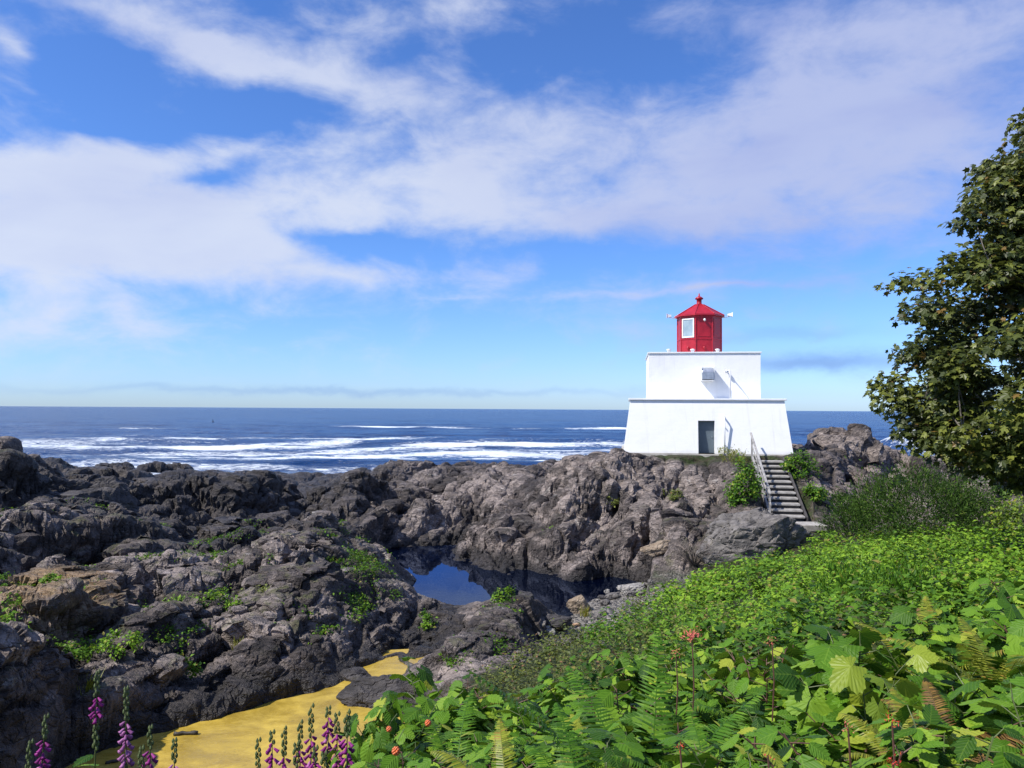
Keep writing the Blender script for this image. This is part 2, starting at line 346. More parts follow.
def macro(x, y):
    out = np.empty((len(x), 2))
    for i in range(0, len(x), 60000):
        c = _warp(x[i:i + 60000], y[i:i + 60000]); out[i:i + 60000] = _k(c, _c) @ _w[:n_] + np.c_[np.ones(len(c)), c] @ _w[n_:]
    return out[:, 0], np.clip(out[:, 1], 0.03, 1.0)
def at0(px, py, z=0.0):
    v = CAM_M.to_3x3() @ Vector(((px - 512) / FPX, -(py - 384) / FPX, -1)); k = (z - CAM_LOC.z) / v.z
    return (v.x * k, v.y * k)
POOL = [at0(*p) for p in ((352, 561), (385, 550), (455, 553), (463, 565), (482, 573), (505, 573), (528, 566), (545, 576), (575, 583), (612, 586), (616, 595), (585, 601), (560, 611), (535, 616), (505, 608), (478, 607), (465, 596), (448, 580), (425, 574), (380, 570))]
YPOOL = [at0(*p) for p in ((60, 772), (110, 750), (200, 722), (280, 700), (335, 686), (372, 665), (398, 657), (404, 668), (392, 690), (400, 715), (425, 760), (440, 810), (20, 810))]
LHX, LHY = 12.3, 50.7
STR = R(78)             # strike of the beds
def _sl(a, b, wd, gt=.35):
    p, q = P(*a), P(*b); return ((p.x, p.y, p.z), (q.x, q.y, q.z), wd, gt)
SLABS = [_sl((164, 522, 43), (232, 490, 58), 2.4), _sl((208, 514, 45), (274, 490, 60), 2.5), _sl((178, 572, 30), (234, 528, 38), 2.0, .5), _sl((238, 536, 38.5), (262, 514, 43), 1.6, .55),
         _sl((288, 528, 41), (338, 497, 50), 2.4, .4), _sl((345, 614, 26.8), (400, 592, 30), 1.7, .3), _sl((318, 574, 32.5), (346, 563, 36), 1.2, .45), _sl((118, 548, 31.5), (160, 520, 38), 1.6, .4),
         _sl((50, 664, 18.9), (108, 640, 21), 1.0, .5), _sl((60, 596, 23.5), (98, 574, 27), 1.2, .5), _sl((150, 628, 22.4), (200, 600, 25.6), 1.2, .45), _sl((236, 604, 25), (286, 582, 28), 1.2, .5),
         _sl((10, 540, 29.5), (66, 520, 34), 1.8, .35), _sl((455, 640, 24.2), (508, 606, 28.2), 1.3, .4), _sl((428, 668, 21.8), (470, 634, 24.6), 1.0, .4), _sl((330, 535, 40), (372, 505, 48), 2.0, .4),
         _sl((552, 522, 40), (590, 478, 44.5), 2.2, .45), _sl((610, 520, 39.5), (640, 480, 43), 2.0, .45), _sl((655, 540, 38), (690, 495, 41.2), 1.8, .45), _sl((575, 560, 37.6), (610, 528, 39.5), 1.4, .4),
         _sl((290, 640, 24), (330, 612, 26.3), 1.0, .4), _sl((90, 690, 18.2), (140, 668, 20), .9, .5), _sl((815, 466, 50), (872, 450, 56), 2.2, .4)]
STEP0, STEP1 = tuple(P(768, 457, 44.2)), tuple(P(789, 517, 37.8))
HOFF = 0.80
def terrain(x, y, full=True):
    x = np.asarray(x, float); y = np.asarray(y, float)
    z, r = macro(x, y)
    sc = np.clip(np.sqrt(x * x + y * y) / 42, .45, 1.6)         # nearer rock is in smaller blocks
    h = 4.4 * crag(x, y, 5.2, 11, STR, 2.6, .8) + 1.7 * crag(x, y, 2.1, 23, STR - .3, 2.4, .7)
    h = h + .35 * (fbm2(x * .5, y * .5, 5, 3) - .5)
    if full:
        h = h + .40 * crag(x, y, .8, 37, STR - .5, 1.8, .5) + .10 * crag(x, y, .34, 41, STR + .3, 1.6, .3)
    h = h - HOFF
    z = z + h * r * np.minimum(1.0, sc + .1) * 1.0 + (fbm2(x * .8, y * .8, 77, 4) - .5) * .25 * (1 - r)
    # the great tilted slabs one can tell apart: each lies along its own line, its lit side easy, its far side sheer
    X_, Y_ = x, y
    for (x0, y0, z0), (x1, y1, z1), wd, gt in SLABS:
        near = np.where((X_ > min(x0, x1) - 2.2 * wd - 2) & (X_ < max(x0, x1) + 2.2 * wd + 2) & (Y_ > min(y0, y1) - 2.2 * wd - 2) & (Y_ < max(y0, y1) + 2.2 * wd + 2))[0]
        if not len(near): continue
        x, y = X_[near], Y_[near]
        ex, ey = x1 - x0, y1 - y0; L = math.hypot(ex, ey); ex /= L; ey /= L
        wv = (fbm2(x * .6, y * .6, 141, 3) - .5) * 1.0
        s = (x - x0) * ex + (y - y0) * ey + wv; t = (x - x0) * ey - (y - y0) * ex + wv      # t grows to the right of the line
        f = np.clip(s / L, 0, 1); zc = z0 + (z1 - z0) * f
        top = zc + gt * (t - wd * .5)
        e = np.minimum(np.minimum(top, zc + 2.6 * (wd * .5 - t) + .0), zc + 1.1 * (t + wd * 1.6))
        e = np.minimum(e, zc + 1.6 * np.minimum(s + .6, L + .6 - s))
        if full: e = e + .14 * crag(x, y, 1.0, 37, math.atan2(ey, ex), 2.4, .4)
        z[near] = np.maximum(z[near], e)
    x, y = X_, Y_
    for pg, lv in ((POOL, 0.0), (YPOOL, .06)):
        s = poly_sd(x, y, pg) + (fbm2(x * 1.3, y * 1.3, 131, 4) - .5) * (1.0 if lv == 0 else .5)
        k = np.clip(np.abs(s) / 2.2, 0, 1); k = 1 - k * k * (3 - 2 * k)
        z = np.where(s > 0, np.minimum(z, lv - .03 - .35 * np.minimum(s, 2)), z if lv == 0 else np.maximum(z, lv + .03 - .45 * s * k - 3 * (1 - k)))
    # the cut the steps climb in
    (ax, ay, az), (cx, cy, cz) = STEP0, STEP1
    ex, ey = cx - ax, cy - ay; L2 = ex * ex + ey * ey; f = ((x - ax) * ex + (y - ay) * ey) / L2; lat = np.abs((x - ax) * ey - (y - ay) * ex) / math.sqrt(L2)
    fc = np.clip(f, -.02, 1.25); line = az + (cz - az) * np.minimum(fc, 1.02) - .42
    over = np.maximum(lat - 1.05, 0) * 1.6 + np.maximum(np.abs(f - .61) - .64, 0) * 9
    z = np.minimum(z, line + over)
    # level shelf the lighthouse stands on
    w = np.clip(1.35 - np.hypot((x - LHX) / 6.6, (y - LHY) / 6.6), 0, .35) / .35
    z = z * (1 - w) + np.minimum(z, 5.33) * w
    return z, r
def ground(x, y):
    return terrain(np.atleast_1d(x), np.atleast_1d(y))[0]
NA, NR = 1150, 820
ang = np.linspace(R(-52), R(52), NA)
dr = np.concatenate([np.linspace(.4, 14, 90), 14 * np.exp(np.linspace(0, math.log(66 / 14), 610))[1:], np.linspace(66, 135, NR - 698)[1:]])
NR = len(dr)
AA, DD = np.meshgrid(ang, dr)
tx = (np.sin(AA) * DD).ravel(); ty = (np.cos(AA) * DD).ravel()
tz, tr = terrain(tx, ty)
def soften(Z, n):       # ease the sheer steps so that the broken faces below have a surface to work on
    for _ in range(n):
        Z = (np.roll(Z, 1, 0) + 2 * Z + np.roll(Z, -1, 0)) / 4 if _ >= 0 else Z
        Z = np.pad((Z[:, :-2] + 2 * Z[:, 1:-1] + Z[:, 2:]) / 4, ((0, 0), (1, 1)), mode='edge')
    return Z
_z = tz.reshape(NR, NA); _s = soften(_z, 1); _s[:4] = _z[:4]; _s[-4:] = _z[-4:]; tz = _s.ravel()
V = np.stack([tx, ty, tz], 1)
# broken faces on the steep sides: push the surface along its normal with solid noise
G = V.reshape(NR, NA, 3)
nx = np.cross(np.gradient(G, axis=1), np.gradient(G, axis=0)); nx /= np.linalg.norm(nx, axis=2, keepdims=True) + 1e-9
nx *= np.sign(nx[..., 2:3] + 1e-9); nx = nx.reshape(-1, 3)
def facets3(x, y, z, size, seed, bias=(-.35, .3)):
    """broken blocks in the rock itself: envelope of tilted facets over solid cells aligned with the beds; also a tone per block"""
    c, s = math.cos(STR), math.sin(STR)
    bx, by = x * c + y * s, -x * s + y * c
    by, bz = by * .9 + z * .43, z * .9 - by * .43
    w = (vnoise3(bx / size, by / size, bz / size, seed + 9) - .5) * .3
    u, v, t = bx / (size * 2.0) + w, by / size - w, bz / (size * .8) + w
    ui, vi, ti = np.floor(u), np.floor(v), np.floor(t)
    out = np.full(u.shape, -9.0); sec = out.copy(); tone = np.zeros(u.shape)
    for i in (-1, 0, 1):
        for j in (-1, 0, 1):
            for k in (-1, 0, 1):
                a, b_, c_ = ui + i, vi + j, ti + k
                h0 = _h(a, b_, c_, seed)
                f = (h0 * 7.31) % 1.0; g = (h0 * 53.7) % 1.0; e = (h0 * 311.3) % 1.0
                du, dv, dt = u - a - f, v - b_ - g, t - c_ - e
                val = h0 * .9 + (f - .5 + bias[0]) * du + (g - .5 + .45) * dv + (e - .5 + bias[1]) * dt - 1.1 * np.maximum(np.maximum(np.abs(du), np.abs(dv)), np.abs(dt))
                up_ = val > out
                sec = np.where(up_, out, np.maximum(sec, val)); tone = np.where(up_, (h0 * 97.1) % 1.0, tone); out = np.where(up_, val, out)
    return out - .2 - .4 * np.exp(-(out - sec) / .045), tone
st = 1 - np.clip(nx[:, 2], 0, 1)
disp = np.zeros(len(tx)); tone = np.full(len(tx), .5)
sel = np.where(tr > .12)[0]
f1, t1 = facets3(tx[sel], ty[sel], tz[sel], 1.5, 201)
f2, t2 = facets3(tx[sel], ty[sel], tz[sel], .55, 231)
f3, t3 = facets3(tx[sel], ty[sel], tz[sel], .24, 261)
disp[sel] = (f1 * .80 + f2 * .30 + f3 * .11) * np.clip(tr[sel] * 1.3, 0, 1) * (.45 + .55 * np.clip(st[sel] * 2, 0, 1))
tone[sel] = t1 * .55 + t2 * .45
for pg in (POOL, YPOOL):
    disp *= np.clip(np.abs(poly_sd(tx, ty, pg)) / .6, .35, 1)
V += nx * disp[:, None]
far_drop = np.clip((V[:, 1] - 100) / 30, 0, 1); V[:, 2] -= far_drop * 2
# ---------------------------------------------------------------- shore material
def mat_shore():
    m, nt = material('shore_rock')
    pos = nt.n('ShaderNodeNewGeometry').outputs['Position']
    nrm = nt.n('ShaderNodeNewGeometry').outputs['Normal']
    x, y, z = nt.sep(pos); nz = nt.sep(nrm)[2]
    rot = nt.n('ShaderNodeMapping', {'Vector': pos, 'Rotation': (0.35, 0.5, -STR), 'Scale': (.55, 1.5, 1.5)}).outputs[0]
    big = nt.noise(pos, .22, 5, .6, .3); mid = nt.noise(rot, 1.1, 8, .65, .5); fin = nt.noise(rot, 7.0, 8, .7, .4); grit = nt.noise(pos, 38, 4, .7)
    crk = nt.vor(nt.vm('ADD', rot, nt.vm('MULTIPLY', nt.noise(pos, 1.6, 4, .6, 0, 1), (.9, .9, .9))), 1.7, 'DISTANCE_TO_EDGE')
    crk2 = nt.vor(nt.vm('ADD', rot, nt.vm('MULTIPLY', nt.noise(pos, 4, 3, .6, 0, 1), (.4, .4, .4))), 5.0, 'DISTANCE_TO_EDGE')
    base = nt.mix(nt.ss(mid, .3, .7), (.042, .036, .035), (.240, .203, .185))
    base = nt.mix(nt.ss(big, .42, .62, 0, .75), base, nt.mix(nt.ss(fin, .3, .7), (.085, .072, .069), (.25, .215, .20)))
    base = nt.mix(nt.ss(fin, .55, .75, 0, .75), base, (.40, .375, .35))
    base = nt.mix(nt.ss(nt.noise(pos, .9, 6, .7, 1.0), .60, .70, 0, .7), base, (.42, .40, .375))     # pale quartz veins
    base = nt.mix(nt.ss(fin, .42, .25, 0, .7), base, (.035, .032, .034))
    tn = nt.attr('tone')
    base = nt.mix(1.0, base, nt.mix(nt.ss(tn, .15, .85), (.38, .37, .37), (1.85, 1.80, 1.74)), 'MULTIPLY')
    base = nt.mix(nt.ss(crk, .035, .0, 0, .75), base, (.022, .020, .019))
    # lichen and turf that hold on to the flatter ledges of the near rocks
    up = nt.ss(nz, .45, .85)
    li = nt.m('MULTIPLY', nt.m('MULTIPLY', nt.ss(nt.noise(pos, 1.3, 6, .65, .4), .50, .62), up), nt.m('MULTIPLY', nt.ss(y, 44, 30), nt.ss(z, .9, 1.7)))
    base = nt.mix(nt.m('MULTIPLY', li, .65), base, nt.mix(nt.ss(fin, .35, .65), (.07, .085, .025), (.17, .16, .07)))
    # rust-stained weathered gully on the near left
    gx = nt.m('SUBTRACT', x, -14.2); gy = nt.m('SUBTRACT', y, 22.5)
    gd = nt.m('ADD', nt.m('MULTIPLY', nt.m('MULTIPLY', gx, gx), .11), nt.m('MULTIPLY', nt.m('MULTIPLY', gy, gy), .06))
    base = nt.mix(nt.m('MULTIPLY', nt.ss(nt.m('ADD', gd, nt.m('MULTIPLY', nt.m('SUBTRACT', mid, .5), 2.2)), 1.1, .2), .8), base, nt.mix(nt.ss(fin, .3, .7), (.25, .14, .05), (.45, .33, .20)))
    # tide-blackened low rock and seaward reef, plus shade painted on the left mass
    wl = nt.m('ADD', z, nt.m('MULTIPLY', nt.m('SUBTRACT', big, .5), 2.0))
    wet = nt.ss(wl, .9, .25)
    sea = nt.m('MULTIPLY', nt.ss(y, 60, 70), nt.ss(wl, 5, 2.0))
    lft_shade = nt.m('MULTIPLY', nt.m('MULTIPLY', nt.ss(x, -4, -11), nt.ss(y, 30, 35)), nt.ss(wl, 7.5, 4.2))  # dark left rocks, with the mass's shade put into the colour
    tide = nt.m('MAXIMUM', wet, nt.m('MAXIMUM', nt.m('MULTIPLY', sea, .85), nt.m('MULTIPLY', lft_shade, .82)))  # tide black joined with the painted shade of the left mass
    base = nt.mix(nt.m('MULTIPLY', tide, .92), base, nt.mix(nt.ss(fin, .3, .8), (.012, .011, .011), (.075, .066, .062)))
    # shingle between the rocks and the bank
    shv = nt.n('ShaderNodeTexVoronoi', {'Vector': pos, 'Scale': 9.0})
    shc = nt.mix(nt.sep(shv.outputs['Color'])[0], (.10, .09, .08), (.38, .35, .31))
    # soil under plants
    soil = nt.mix(nt.ss(fin, .3, .7), (.022, .018, .010), (.06, .052, .022))
    soil = nt.mix(nt.ss(nt.noise(pos, 2.0, 4), .4, .6), soil, (.035, .055, .012))
    flat_ = nt.ss(nt.m('ADD', nt.attr('rock'), nt.m('MULTIPLY', nt.m('SUBTRACT', mid, .5), .25)), .26, .14)
    sh = nt.m('MULTIPLY', nt.ss(nt.m('ADD', z, nt.m('MULTIPLY', nt.m('SUBTRACT', big, .5), .8)), 1.35, .85), nt.ss(y, 20, 24))
    gcol = nt.mix(sh, soil, shc)
    col = nt.mix(flat_, base, gcol)
    h = nt.m('ADD', nt.m('MULTIPLY', mid, 1.0), nt.m('MULTIPLY', fin, .45))
    h = nt.m('ADD', h, nt.m('MULTIPLY', nt.ss(crk, .0, .09), .25)); h = nt.m('ADD', h, nt.m('MULTIPLY', nt.ss(crk2, 0, .12), .10))
    h = nt.m('ADD', h, nt.m('MULTIPLY', grit, .05))
    h = nt.m('ADD', h, nt.m('MULTIPLY', nt.m('MULTIPLY', flat_, sh), nt.m('MULTIPLY', shv.outputs['Distance'], -1.0)))
    # fracture faces: every cell of broken rock has its own tilt
    def fract(sc, amp, vec):
        nd = nt.n('ShaderNodeTexVoronoi', {'Vector': vec, 'Scale': sc, 'Randomness': 1.0})
        d0 = nt.vm('SUBTRACT', vec, nd.outputs['Position']); c0 = nt.vm('SUBTRACT', nd.outputs['Color'], (.5, .5, .5))
        dp = nt.t.nodes.new('ShaderNodeVectorMath'); dp.operation = 'DOT_PRODUCT'; nt.set(dp, 0, d0); nt.set(dp, 1, c0)
        return nt.m('MULTIPLY', dp.outputs['Value'], amp)
    h = nt.m('ADD', h, nt.m('ADD', fract(1.3, 3.4, rot), fract(3.6, 3.0, rot)))
    n = nt.bump(h, 1.0, .22)
    rough = nt.m('SUBTRACT', .88, nt.m('MULTIPLY', tide, .38))
    finish(nt, pbsdf(nt, col=col, rough=rough, spec=.35, n=n)); return m
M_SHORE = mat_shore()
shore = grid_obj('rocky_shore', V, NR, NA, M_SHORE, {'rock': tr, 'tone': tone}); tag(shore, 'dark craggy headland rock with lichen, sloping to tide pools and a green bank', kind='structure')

# ---------------------------------------------------------------- sea
def mat_sea():
    m, nt = material('sea_water')
    pos = nt.n('ShaderNodeNewGeometry').outputs['Position']; foam = nt.attr('foam')
    y = nt.sep(pos)[1]
    p2 = nt.vm('MULTIPLY', pos, (.35, 1.0, 1.0))
    h = nt.m('ADD', nt.noise(p2, .35, 4, .6, .3), nt.m('MULTIPLY', nt.noise(p2, 1.4, 3, .6, .3), .30))
    far = nt.noise(nt.vm('MULTIPLY', pos, (.012, .05, 1.0)), 1.0, 6, .65, .3)
    n = nt.bump(h, 1.0, 2.2)
    lace = nt.noise(nt.vm('MULTIPLY', pos, (.22, .42, 1.0)), 1.0, 9, .78, 2.2)
    f = nt.ss(nt.m('ADD', foam, nt.m('MULTIPLY', nt.m('SUBTRACT', lace, .5), 3.2)), .48, 1.15, 0, .94)
    deep = nt.mix(nt.ss(far, .35, .65), (.006, .034, .120), (.015, .066, .195))
    wat = pbsdf(nt, col=deep, rough=.22, spec=.22, ior=1.33, n=n)
    fo = pbsdf(nt, col=(.74, .79, .82), rough=.8, spec=.1, n=nt.bump(lace, .6, .6))
    mx = nt.n('ShaderNodeMixShader', {0: f, 1: wat, 2: fo}); finish(nt, mx.outputs[0]); return m
NAs, NRs = 900, 420
sa_ = np.linspace(R(-56), R(56), NAs)
sd = 1 / np.linspace(1 / 60.0, 1 / 2500.0, NRs - 40)
sd = np.concatenate([sd, np.exp(np.linspace(math.log(2500), math.log(40000), 41))[1:]])
A2, D2 = np.meshgrid(sa_, sd); sx = (np.sin(A2) * D2).ravel(); sy = (np.cos(A2) * D2).ravel()
fade = np.clip(1 - (D2.ravel() - 150) / 700, 0, 1)
wp = fbm2(sx * .02, sy * .02, 301, 3) * 26
swell = np.sin((sy + wp) * 2 * math.pi / 31) * .42 + (fbm2(sx * .06, sy * .16, 311, 4) - .5) * 1.1 + np.abs(fbm2(sx * .03, sy * .12, 317, 3) - .5) * -1.2 + .2
sz = swell * fade - .15
# foam: lines of breaking swell parallel to the shore, lacy drift between them, surf on the rocks
foam = np.zeros(len(sx))
wrp = (fbm2(sx * .012, sy * .012, 331, 4) - .5)
for Y0, w0, x0, x1, a0, sd_ in ((297, 9, -230, -120, .75, 1), (330, 10, -90, 70, .85, 2), (262, 5, -110, 40, .35, 9), (205, 9, -100, -10, .8, 3), (182, 7, -80, 25, .8, 4), (160, 9, -130, 48, .95, 5), (141, 7, -95, 42, .9, 6), (126, 6, -75, 40, .8, 7), (114, 5, -70, 40, .8, 8)):
    yy = sy + wrp * 45 + (fbm2(sx * .05, sy * 0, 350 + sd_, 3) - .5) * w0 * 1.2 - Y0
    g = np.exp(-(yy / w0) ** 2) * np.clip((sx - x0) / 22, 0, 1) * np.clip((x1 - sx) / 22, 0, 1)
    g *= .45 + .9 * fbm2(sx * .035, sy * .03, 370 + sd_, 3)
    foam = np.maximum(foam, g * a0 * 1.35)
drift = np.clip((fbm2(sx * .03, sy * .085, 391, 5) - .47) * 3.2, 0, 1) * np.clip((250 - sy) / 60, 0, 1)
foam = np.maximum(foam, drift * .80)
foam = np.maximum(foam, np.clip((116 - D2.ravel()) / 18, 0, 1) * (.45 + .6 * fbm2(sx * .09, sy * .09, 395, 3)))
# heavier surf on the right, behind the ridge
wr = np.clip((sx - 70) / 10, 0, 1) * np.clip(1.3 - np.abs(sy - 146 + (sx - 85) * .3) / 26, 0, 1)
foam = np.maximum(foam, wr * 1.9)
hump = np.clip((sx - 70) / 9, 0, 1) * np.exp(-((sy - 146 + (sx - 85) * .3) / 13) ** 2)
sz = sz + hump * (3.2 + 3.4 * fbm2(sx * .11, sy * .11, 399, 4))
sea = grid_obj('sea', np.stack([sx, sy, sz], 1), NRs, NAs, mat_sea(), {'foam': foam}, smooth=True); tag(sea, 'blue open ocean with lines of white surf', kind='structure')

# ---------------------------------------------------------------- pools
def mat_pool():
    m, nt = material('still_water')
    pos = nt.n('ShaderNodeNewGeometry').outputs['Position']
    n = nt.bump(nt.noise(pos, 2.2, 3, .5), .25, .004)
    fr = nt.n('ShaderNodeFresnel', {'IOR': 1.333, 'Normal': n}).outputs[0]
    tr_ = nt.n('ShaderNodeBsdfTransparent', {0: (.24, .28, .34, 1)})
    df = nt.n('ShaderNodeBsdfDiffuse', {0: (.006, .02, .10, 1)})
    body = nt.n('ShaderNodeMixShader', {0: .06, 1: tr_.outputs[0], 2: df.outputs[0]})
    gl = nt.n('ShaderNodeBsdfGlossy', {0: (.48, .64, 1, 1), 'Roughness': .015, 'Normal': n})
    finish(nt, nt.n('ShaderNodeMixShader', {0: fr, 1: body.outputs[0], 2: gl.outputs[0]}).outputs[0]); return m
def sheet(name, pts, z, mat, label):
    V_ = [(x, y, z) for x, y in pts]
    o = mesh_obj(name, V_, np.arange(len(V_)), [0], mat); tag(o, label, kind='structure'); return o
sheet('tide_pool', [(-8.2, 44.5), (-7, 38), (-4, 30.5), (-1.5, 28.9), (1.6, 28.9), (5.5, 32.5), (6, 36), (2.6, 42), (-2, 46)], .0, mat_pool(), 'still blue tide pool reflecting sky below the lighthouse rock')
def mat_yellow():
    m, nt = material('yellow_scum')
    pos = nt.n('ShaderNodeNewGeometry').outputs['Position']
    p2 = nt.n('ShaderNodeMapping', {'Vector': pos, 'Rotation': (0, 0, -.6), 'Scale': (.75, 1.2, 1)}).outputs[0]
    a = nt.noise(p2, .8, 7, .68, .5); b = nt.noise(p2, 6, 5, .65, .6); c = nt.noise(pos, 26, 4, .7)
    col = nt.mix(nt.ss(a, .32, .68), (.31, .205, .026), (.54, .385, .060))
    col = nt.mix(nt.ss(b, .55, .75, 0, .55), col, (.56, .42, .10))
    col = nt.mix(nt.ss(nt.noise(pos, 2.0, 5, .7, .5), .60, .70, 0, .6), col, (.24, .15, .02))
    col = nt.mix(nt.ss(c, .62, .72, 0, .6), col, (.16, .09, .02))
    col = nt.mix(nt.ss(nt.noise(pos, 11, 5, .7, .4), .62, .70, 0, .5), col, (.62, .48, .14))
    col = nt.mix(nt.ss(nt.noise(pos, 4.5, 5, .72, .8), .64, .72, 0, .55), col, (.13, .10, .025))
    col = nt.mix(nt.ss(nt.noise(pos, .55, 5, .65, .8), .42, .58, 0, .35), col, (.24, .17, .04))
    n = nt.bump(nt.m('ADD', nt.m('MULTIPLY', b, .6), nt.m('MULTIPLY', a, 1.0)), .6, .025)
    finish(nt, pbsdf(nt, col=col, rough=nt.ss(a, .35, .65, .14, .5), spec=.5, n=n)); return m
sheet('yellow_pool', [(-14, 19), (-13, 14.5), (-7, 13.8), (-1, 15.5), (2, 19), (.5, 26.5), (-5, 25.5), (-9, 22.5)], .06, mat_yellow(), 'pool coated with opaque mustard yellow scum')
# ---------------------------------------------------------------- lighthouse
def mat_white():
    m, nt = material('white_paint')
    tc = nt.n('ShaderNodeTexCoord').outputs['Object']; x, y, z = nt.sep(tc)
    st = nt.noise(nt.xyz(nt.m('MULTIPLY', nt.m('ADD', x, nt.m('MULTIPLY', y, .7)), 3.2), 0.0, nt.m('MULTIPLY', z, .25)), 1.0, 6, .65)
    bl = nt.noise(tc, .6, 6, .6)
    c = nt.mix(nt.ss(st, .52, .8, 0, .42), (.84, .84, .84), (.62, .60, .57))
    c = nt.mix(nt.ss(bl, .5, .75, 0, .22), c, (.62, .63, .64))
    c = nt.mix(nt.m('MULTIPLY', nt.ss(nt.m('ADD', z, nt.m('MULTIPLY', bl, .7)), .62, .3), .35), c, (.36, .35, .27))
    bd = nt.m('FRACT', nt.m('MULTIPLY', z, 3.6)); line = nt.ss(nt.m('ABSOLUTE', nt.m('SUBTRACT', bd, .5)), .42, .5)
    h = nt.m('ADD', nt.m('MULTIPLY', line, -.08), nt.m('ADD', nt.m('MULTIPLY', nt.noise(tc, 9, 5, .6), .5), nt.m('MULTIPLY', nt.noise(tc, 1.2, 4), 1.6)))
    finish(nt, pbsdf(nt, col=c, rough=.55, spec=.4, n=nt.bump(h, .6, .02))); return m
M_WHITE = mat_white()
M_TRIM = simple('white_trim', (.78, .79, .80), .5, .06, 2.0)
M_ROOF = simple('roof_felt', (.34, .35, .36), .8, .15, 2.0)
M_RED = simple('red_paint', (.36, .009, .022), .42, .16, 2.4)
M_GREY = simple('grey_door_paint', (.105, .135, .16), .5, .12, 2.0)
M_GALV = simple('galvanised_metal', (.50, .53, .57), .38, .15, 5.0, .7)
M_CONC = simple('concrete', (.34, .32, .29), .85, .28, 2.2, 0, .01)
M_DARK = simple('dark_metal', (.04, .04, .045), .5, .2, 5.0)
def mat_glass():
    m, nt = material('lantern_glass')
    tc = nt.n('ShaderNodeTexCoord').outputs['Object']
    finish(nt, pbsdf(nt, col=nt.mix(nt.ss(nt.noise(tc, 1.2, 3), .3, .7), (.22, .30, .35), (.36, .45, .50)), rough=.08, spec=.6)); return m
M_GLASS = mat_glass()
bz = 5.42
lh = empty('lighthouse', (LHX, LHY, bz), 'white two-tier lighthouse with a red lantern room standing on the rock', 'lighthouse', rz=R(-8.5)); lh.scale = (.967,) * 3
def sq(hx, hy, z, oy=0): return [Vector((-hx, -hy + oy, z)), Vector((hx, -hy + oy, z)), Vector((hx, hy + oy, z)), Vector((-hx, hy + oy, z))]
# battered lower storey, with the doorway cut as a recess in the front wall
B0, B1, H1 = 5.07, 4.64, 3.27
b = MB().rings([sq(5.28, 5.28, -1.2), sq(5.24, 5.24, -.02)]).build('foundation', M_CONC, lh, bevel=.03)
def front_y(z): return -(B0 + (B1 - B0) * z / H1)
dx0, dx1, dz1 = -.52, .48, 2.02
lw = MB(); bm = lw.b
def vx(p): return bm.verts.new(p)
zs = [0, dz1, H1]
ring = lambda z: sq(B0 + (B1 - B0) * z / H1, B0 + (B1 - B0) * z / H1, z)
r0, r1 = ring(0), ring(H1)
vb = [vx(p) for p in r0]; vt = [vx(p) for p in r1]
for i in (1, 2, 3): bm.faces.new((vb[i], vb[(i + 1) % 4], vt[(i + 1) % 4], vt[i]))
bm.faces.new(vt); bm.faces.new(vb[::-1])
d = [vx((dx0, front_y(0), 0)), vx((dx1, front_y(0), 0)), vx((dx1, front_y(dz1), dz1)), vx((dx0, front_y(dz1), dz1))]
yi = front_y(0) + .62
e = [vx((dx0, yi, 0)), vx((dx1, yi, 0)), vx((dx1, yi, dz1)), vx((dx0, yi, dz1))]
tl_, tr2 = vx((dx0, front_y(H1), H1)), vx((dx1, front_y(H1), H1))
bm.faces.new((vb[0], d[0], d[3], tl_, vt[0])); bm.faces.new((d[1], vb[1], vt[1], tr2, d[2])); bm.faces.new((d[3], d[2], tr2, tl_))
bm.faces.new((d[0], e[0], e[3], d[3])); bm.faces.new((d[1], d[2], e[2], e[1])); bm.faces.new((d[2], d[3], e[3], e[2])); bm.faces.new((e[0], e[1], e[2], e[3])); bm.faces.new((d[0], d[1], e[1], e[0]))
lw.build('lower_storey', M_WHITE, lh)
MB().box((0, 0, H1 + .062), (2 * B1 + .24, 2 * B1 + .24, .12)).build('terrace_slab', M_TRIM, lh, bevel=.02)
U, H2 = 3.46, 2.88
u0 = H1 + .124
MB().box((-.02, 0, u0 + H2 / 2), (2 * U, 2 * U, H2)).build('upper_storey', M_WHITE, lh)
MB().box((-.02, 0, u0 + H2 + .046), (2 * U + .14, 2 * U + .14, .09)).build('roof_slab', M_TRIM, lh, bevel=.015)
rz_ = u0 + H2 + .092
dr_ = MB().box((-.02, yi - .025, 1.0), (.94, .045, 1.96)).build('door', M_GREY, lh, bevel=.008)
MB().lathe([(.028, 0), (.028, .05), (.02, .07)], 10).build('handle', M_GALV, dr_).matrix_local = Matrix.Translation((.34, yi - .05, 1.0)) @ Matrix.Rotation(R(90), 4, 'X')
df_ = MB().box((-.495, yi - .03, 1.0), (.04, .06, 2.0)).box((.455, yi - .03, 1.0), (.04, .06, 2.0)).build('door_frame', M_GREY, lh)
# white pipe standing up the wall right of the door
pv = MB().tube([(1.02, -5.22, -.1), (1.02, -5.16, 2.15), (1.0, -5.05, 2.27), (.98, -4.8, 2.33)], .05, 10)
for zz in (.6, 1.7): pv.box((1.02, front_y(zz) - .09, zz), (.05, .22, .04))
pv.build('wall_pipe', M_TRIM, lh, True)
# louvred vent hood
vz = u0 + 1.55
vh = MB()
prof = [(-.02, -.40), (-.02, .40), (-.45, .40), (-.66, .30), (-.76, .10), (-.78, -.36)]
vh.rings([[Vector((sx_, -U + py_, vz + pz_)) for py_, pz_ in prof] for sx_ in (-.20, .50)])
vent = vh.build('vent_hood', M_GALV, lh, bevel=.012)
MB().box((.15, -U - .40, vz - .42), (.74, .80, .03)).build('hood_flange', M_TRIM, vent)
for hx in (-.235, .535): MB().box((hx, -U - .36, vz), (.05, .72, .82)).build('hood_cheek', M_TRIM, vent)
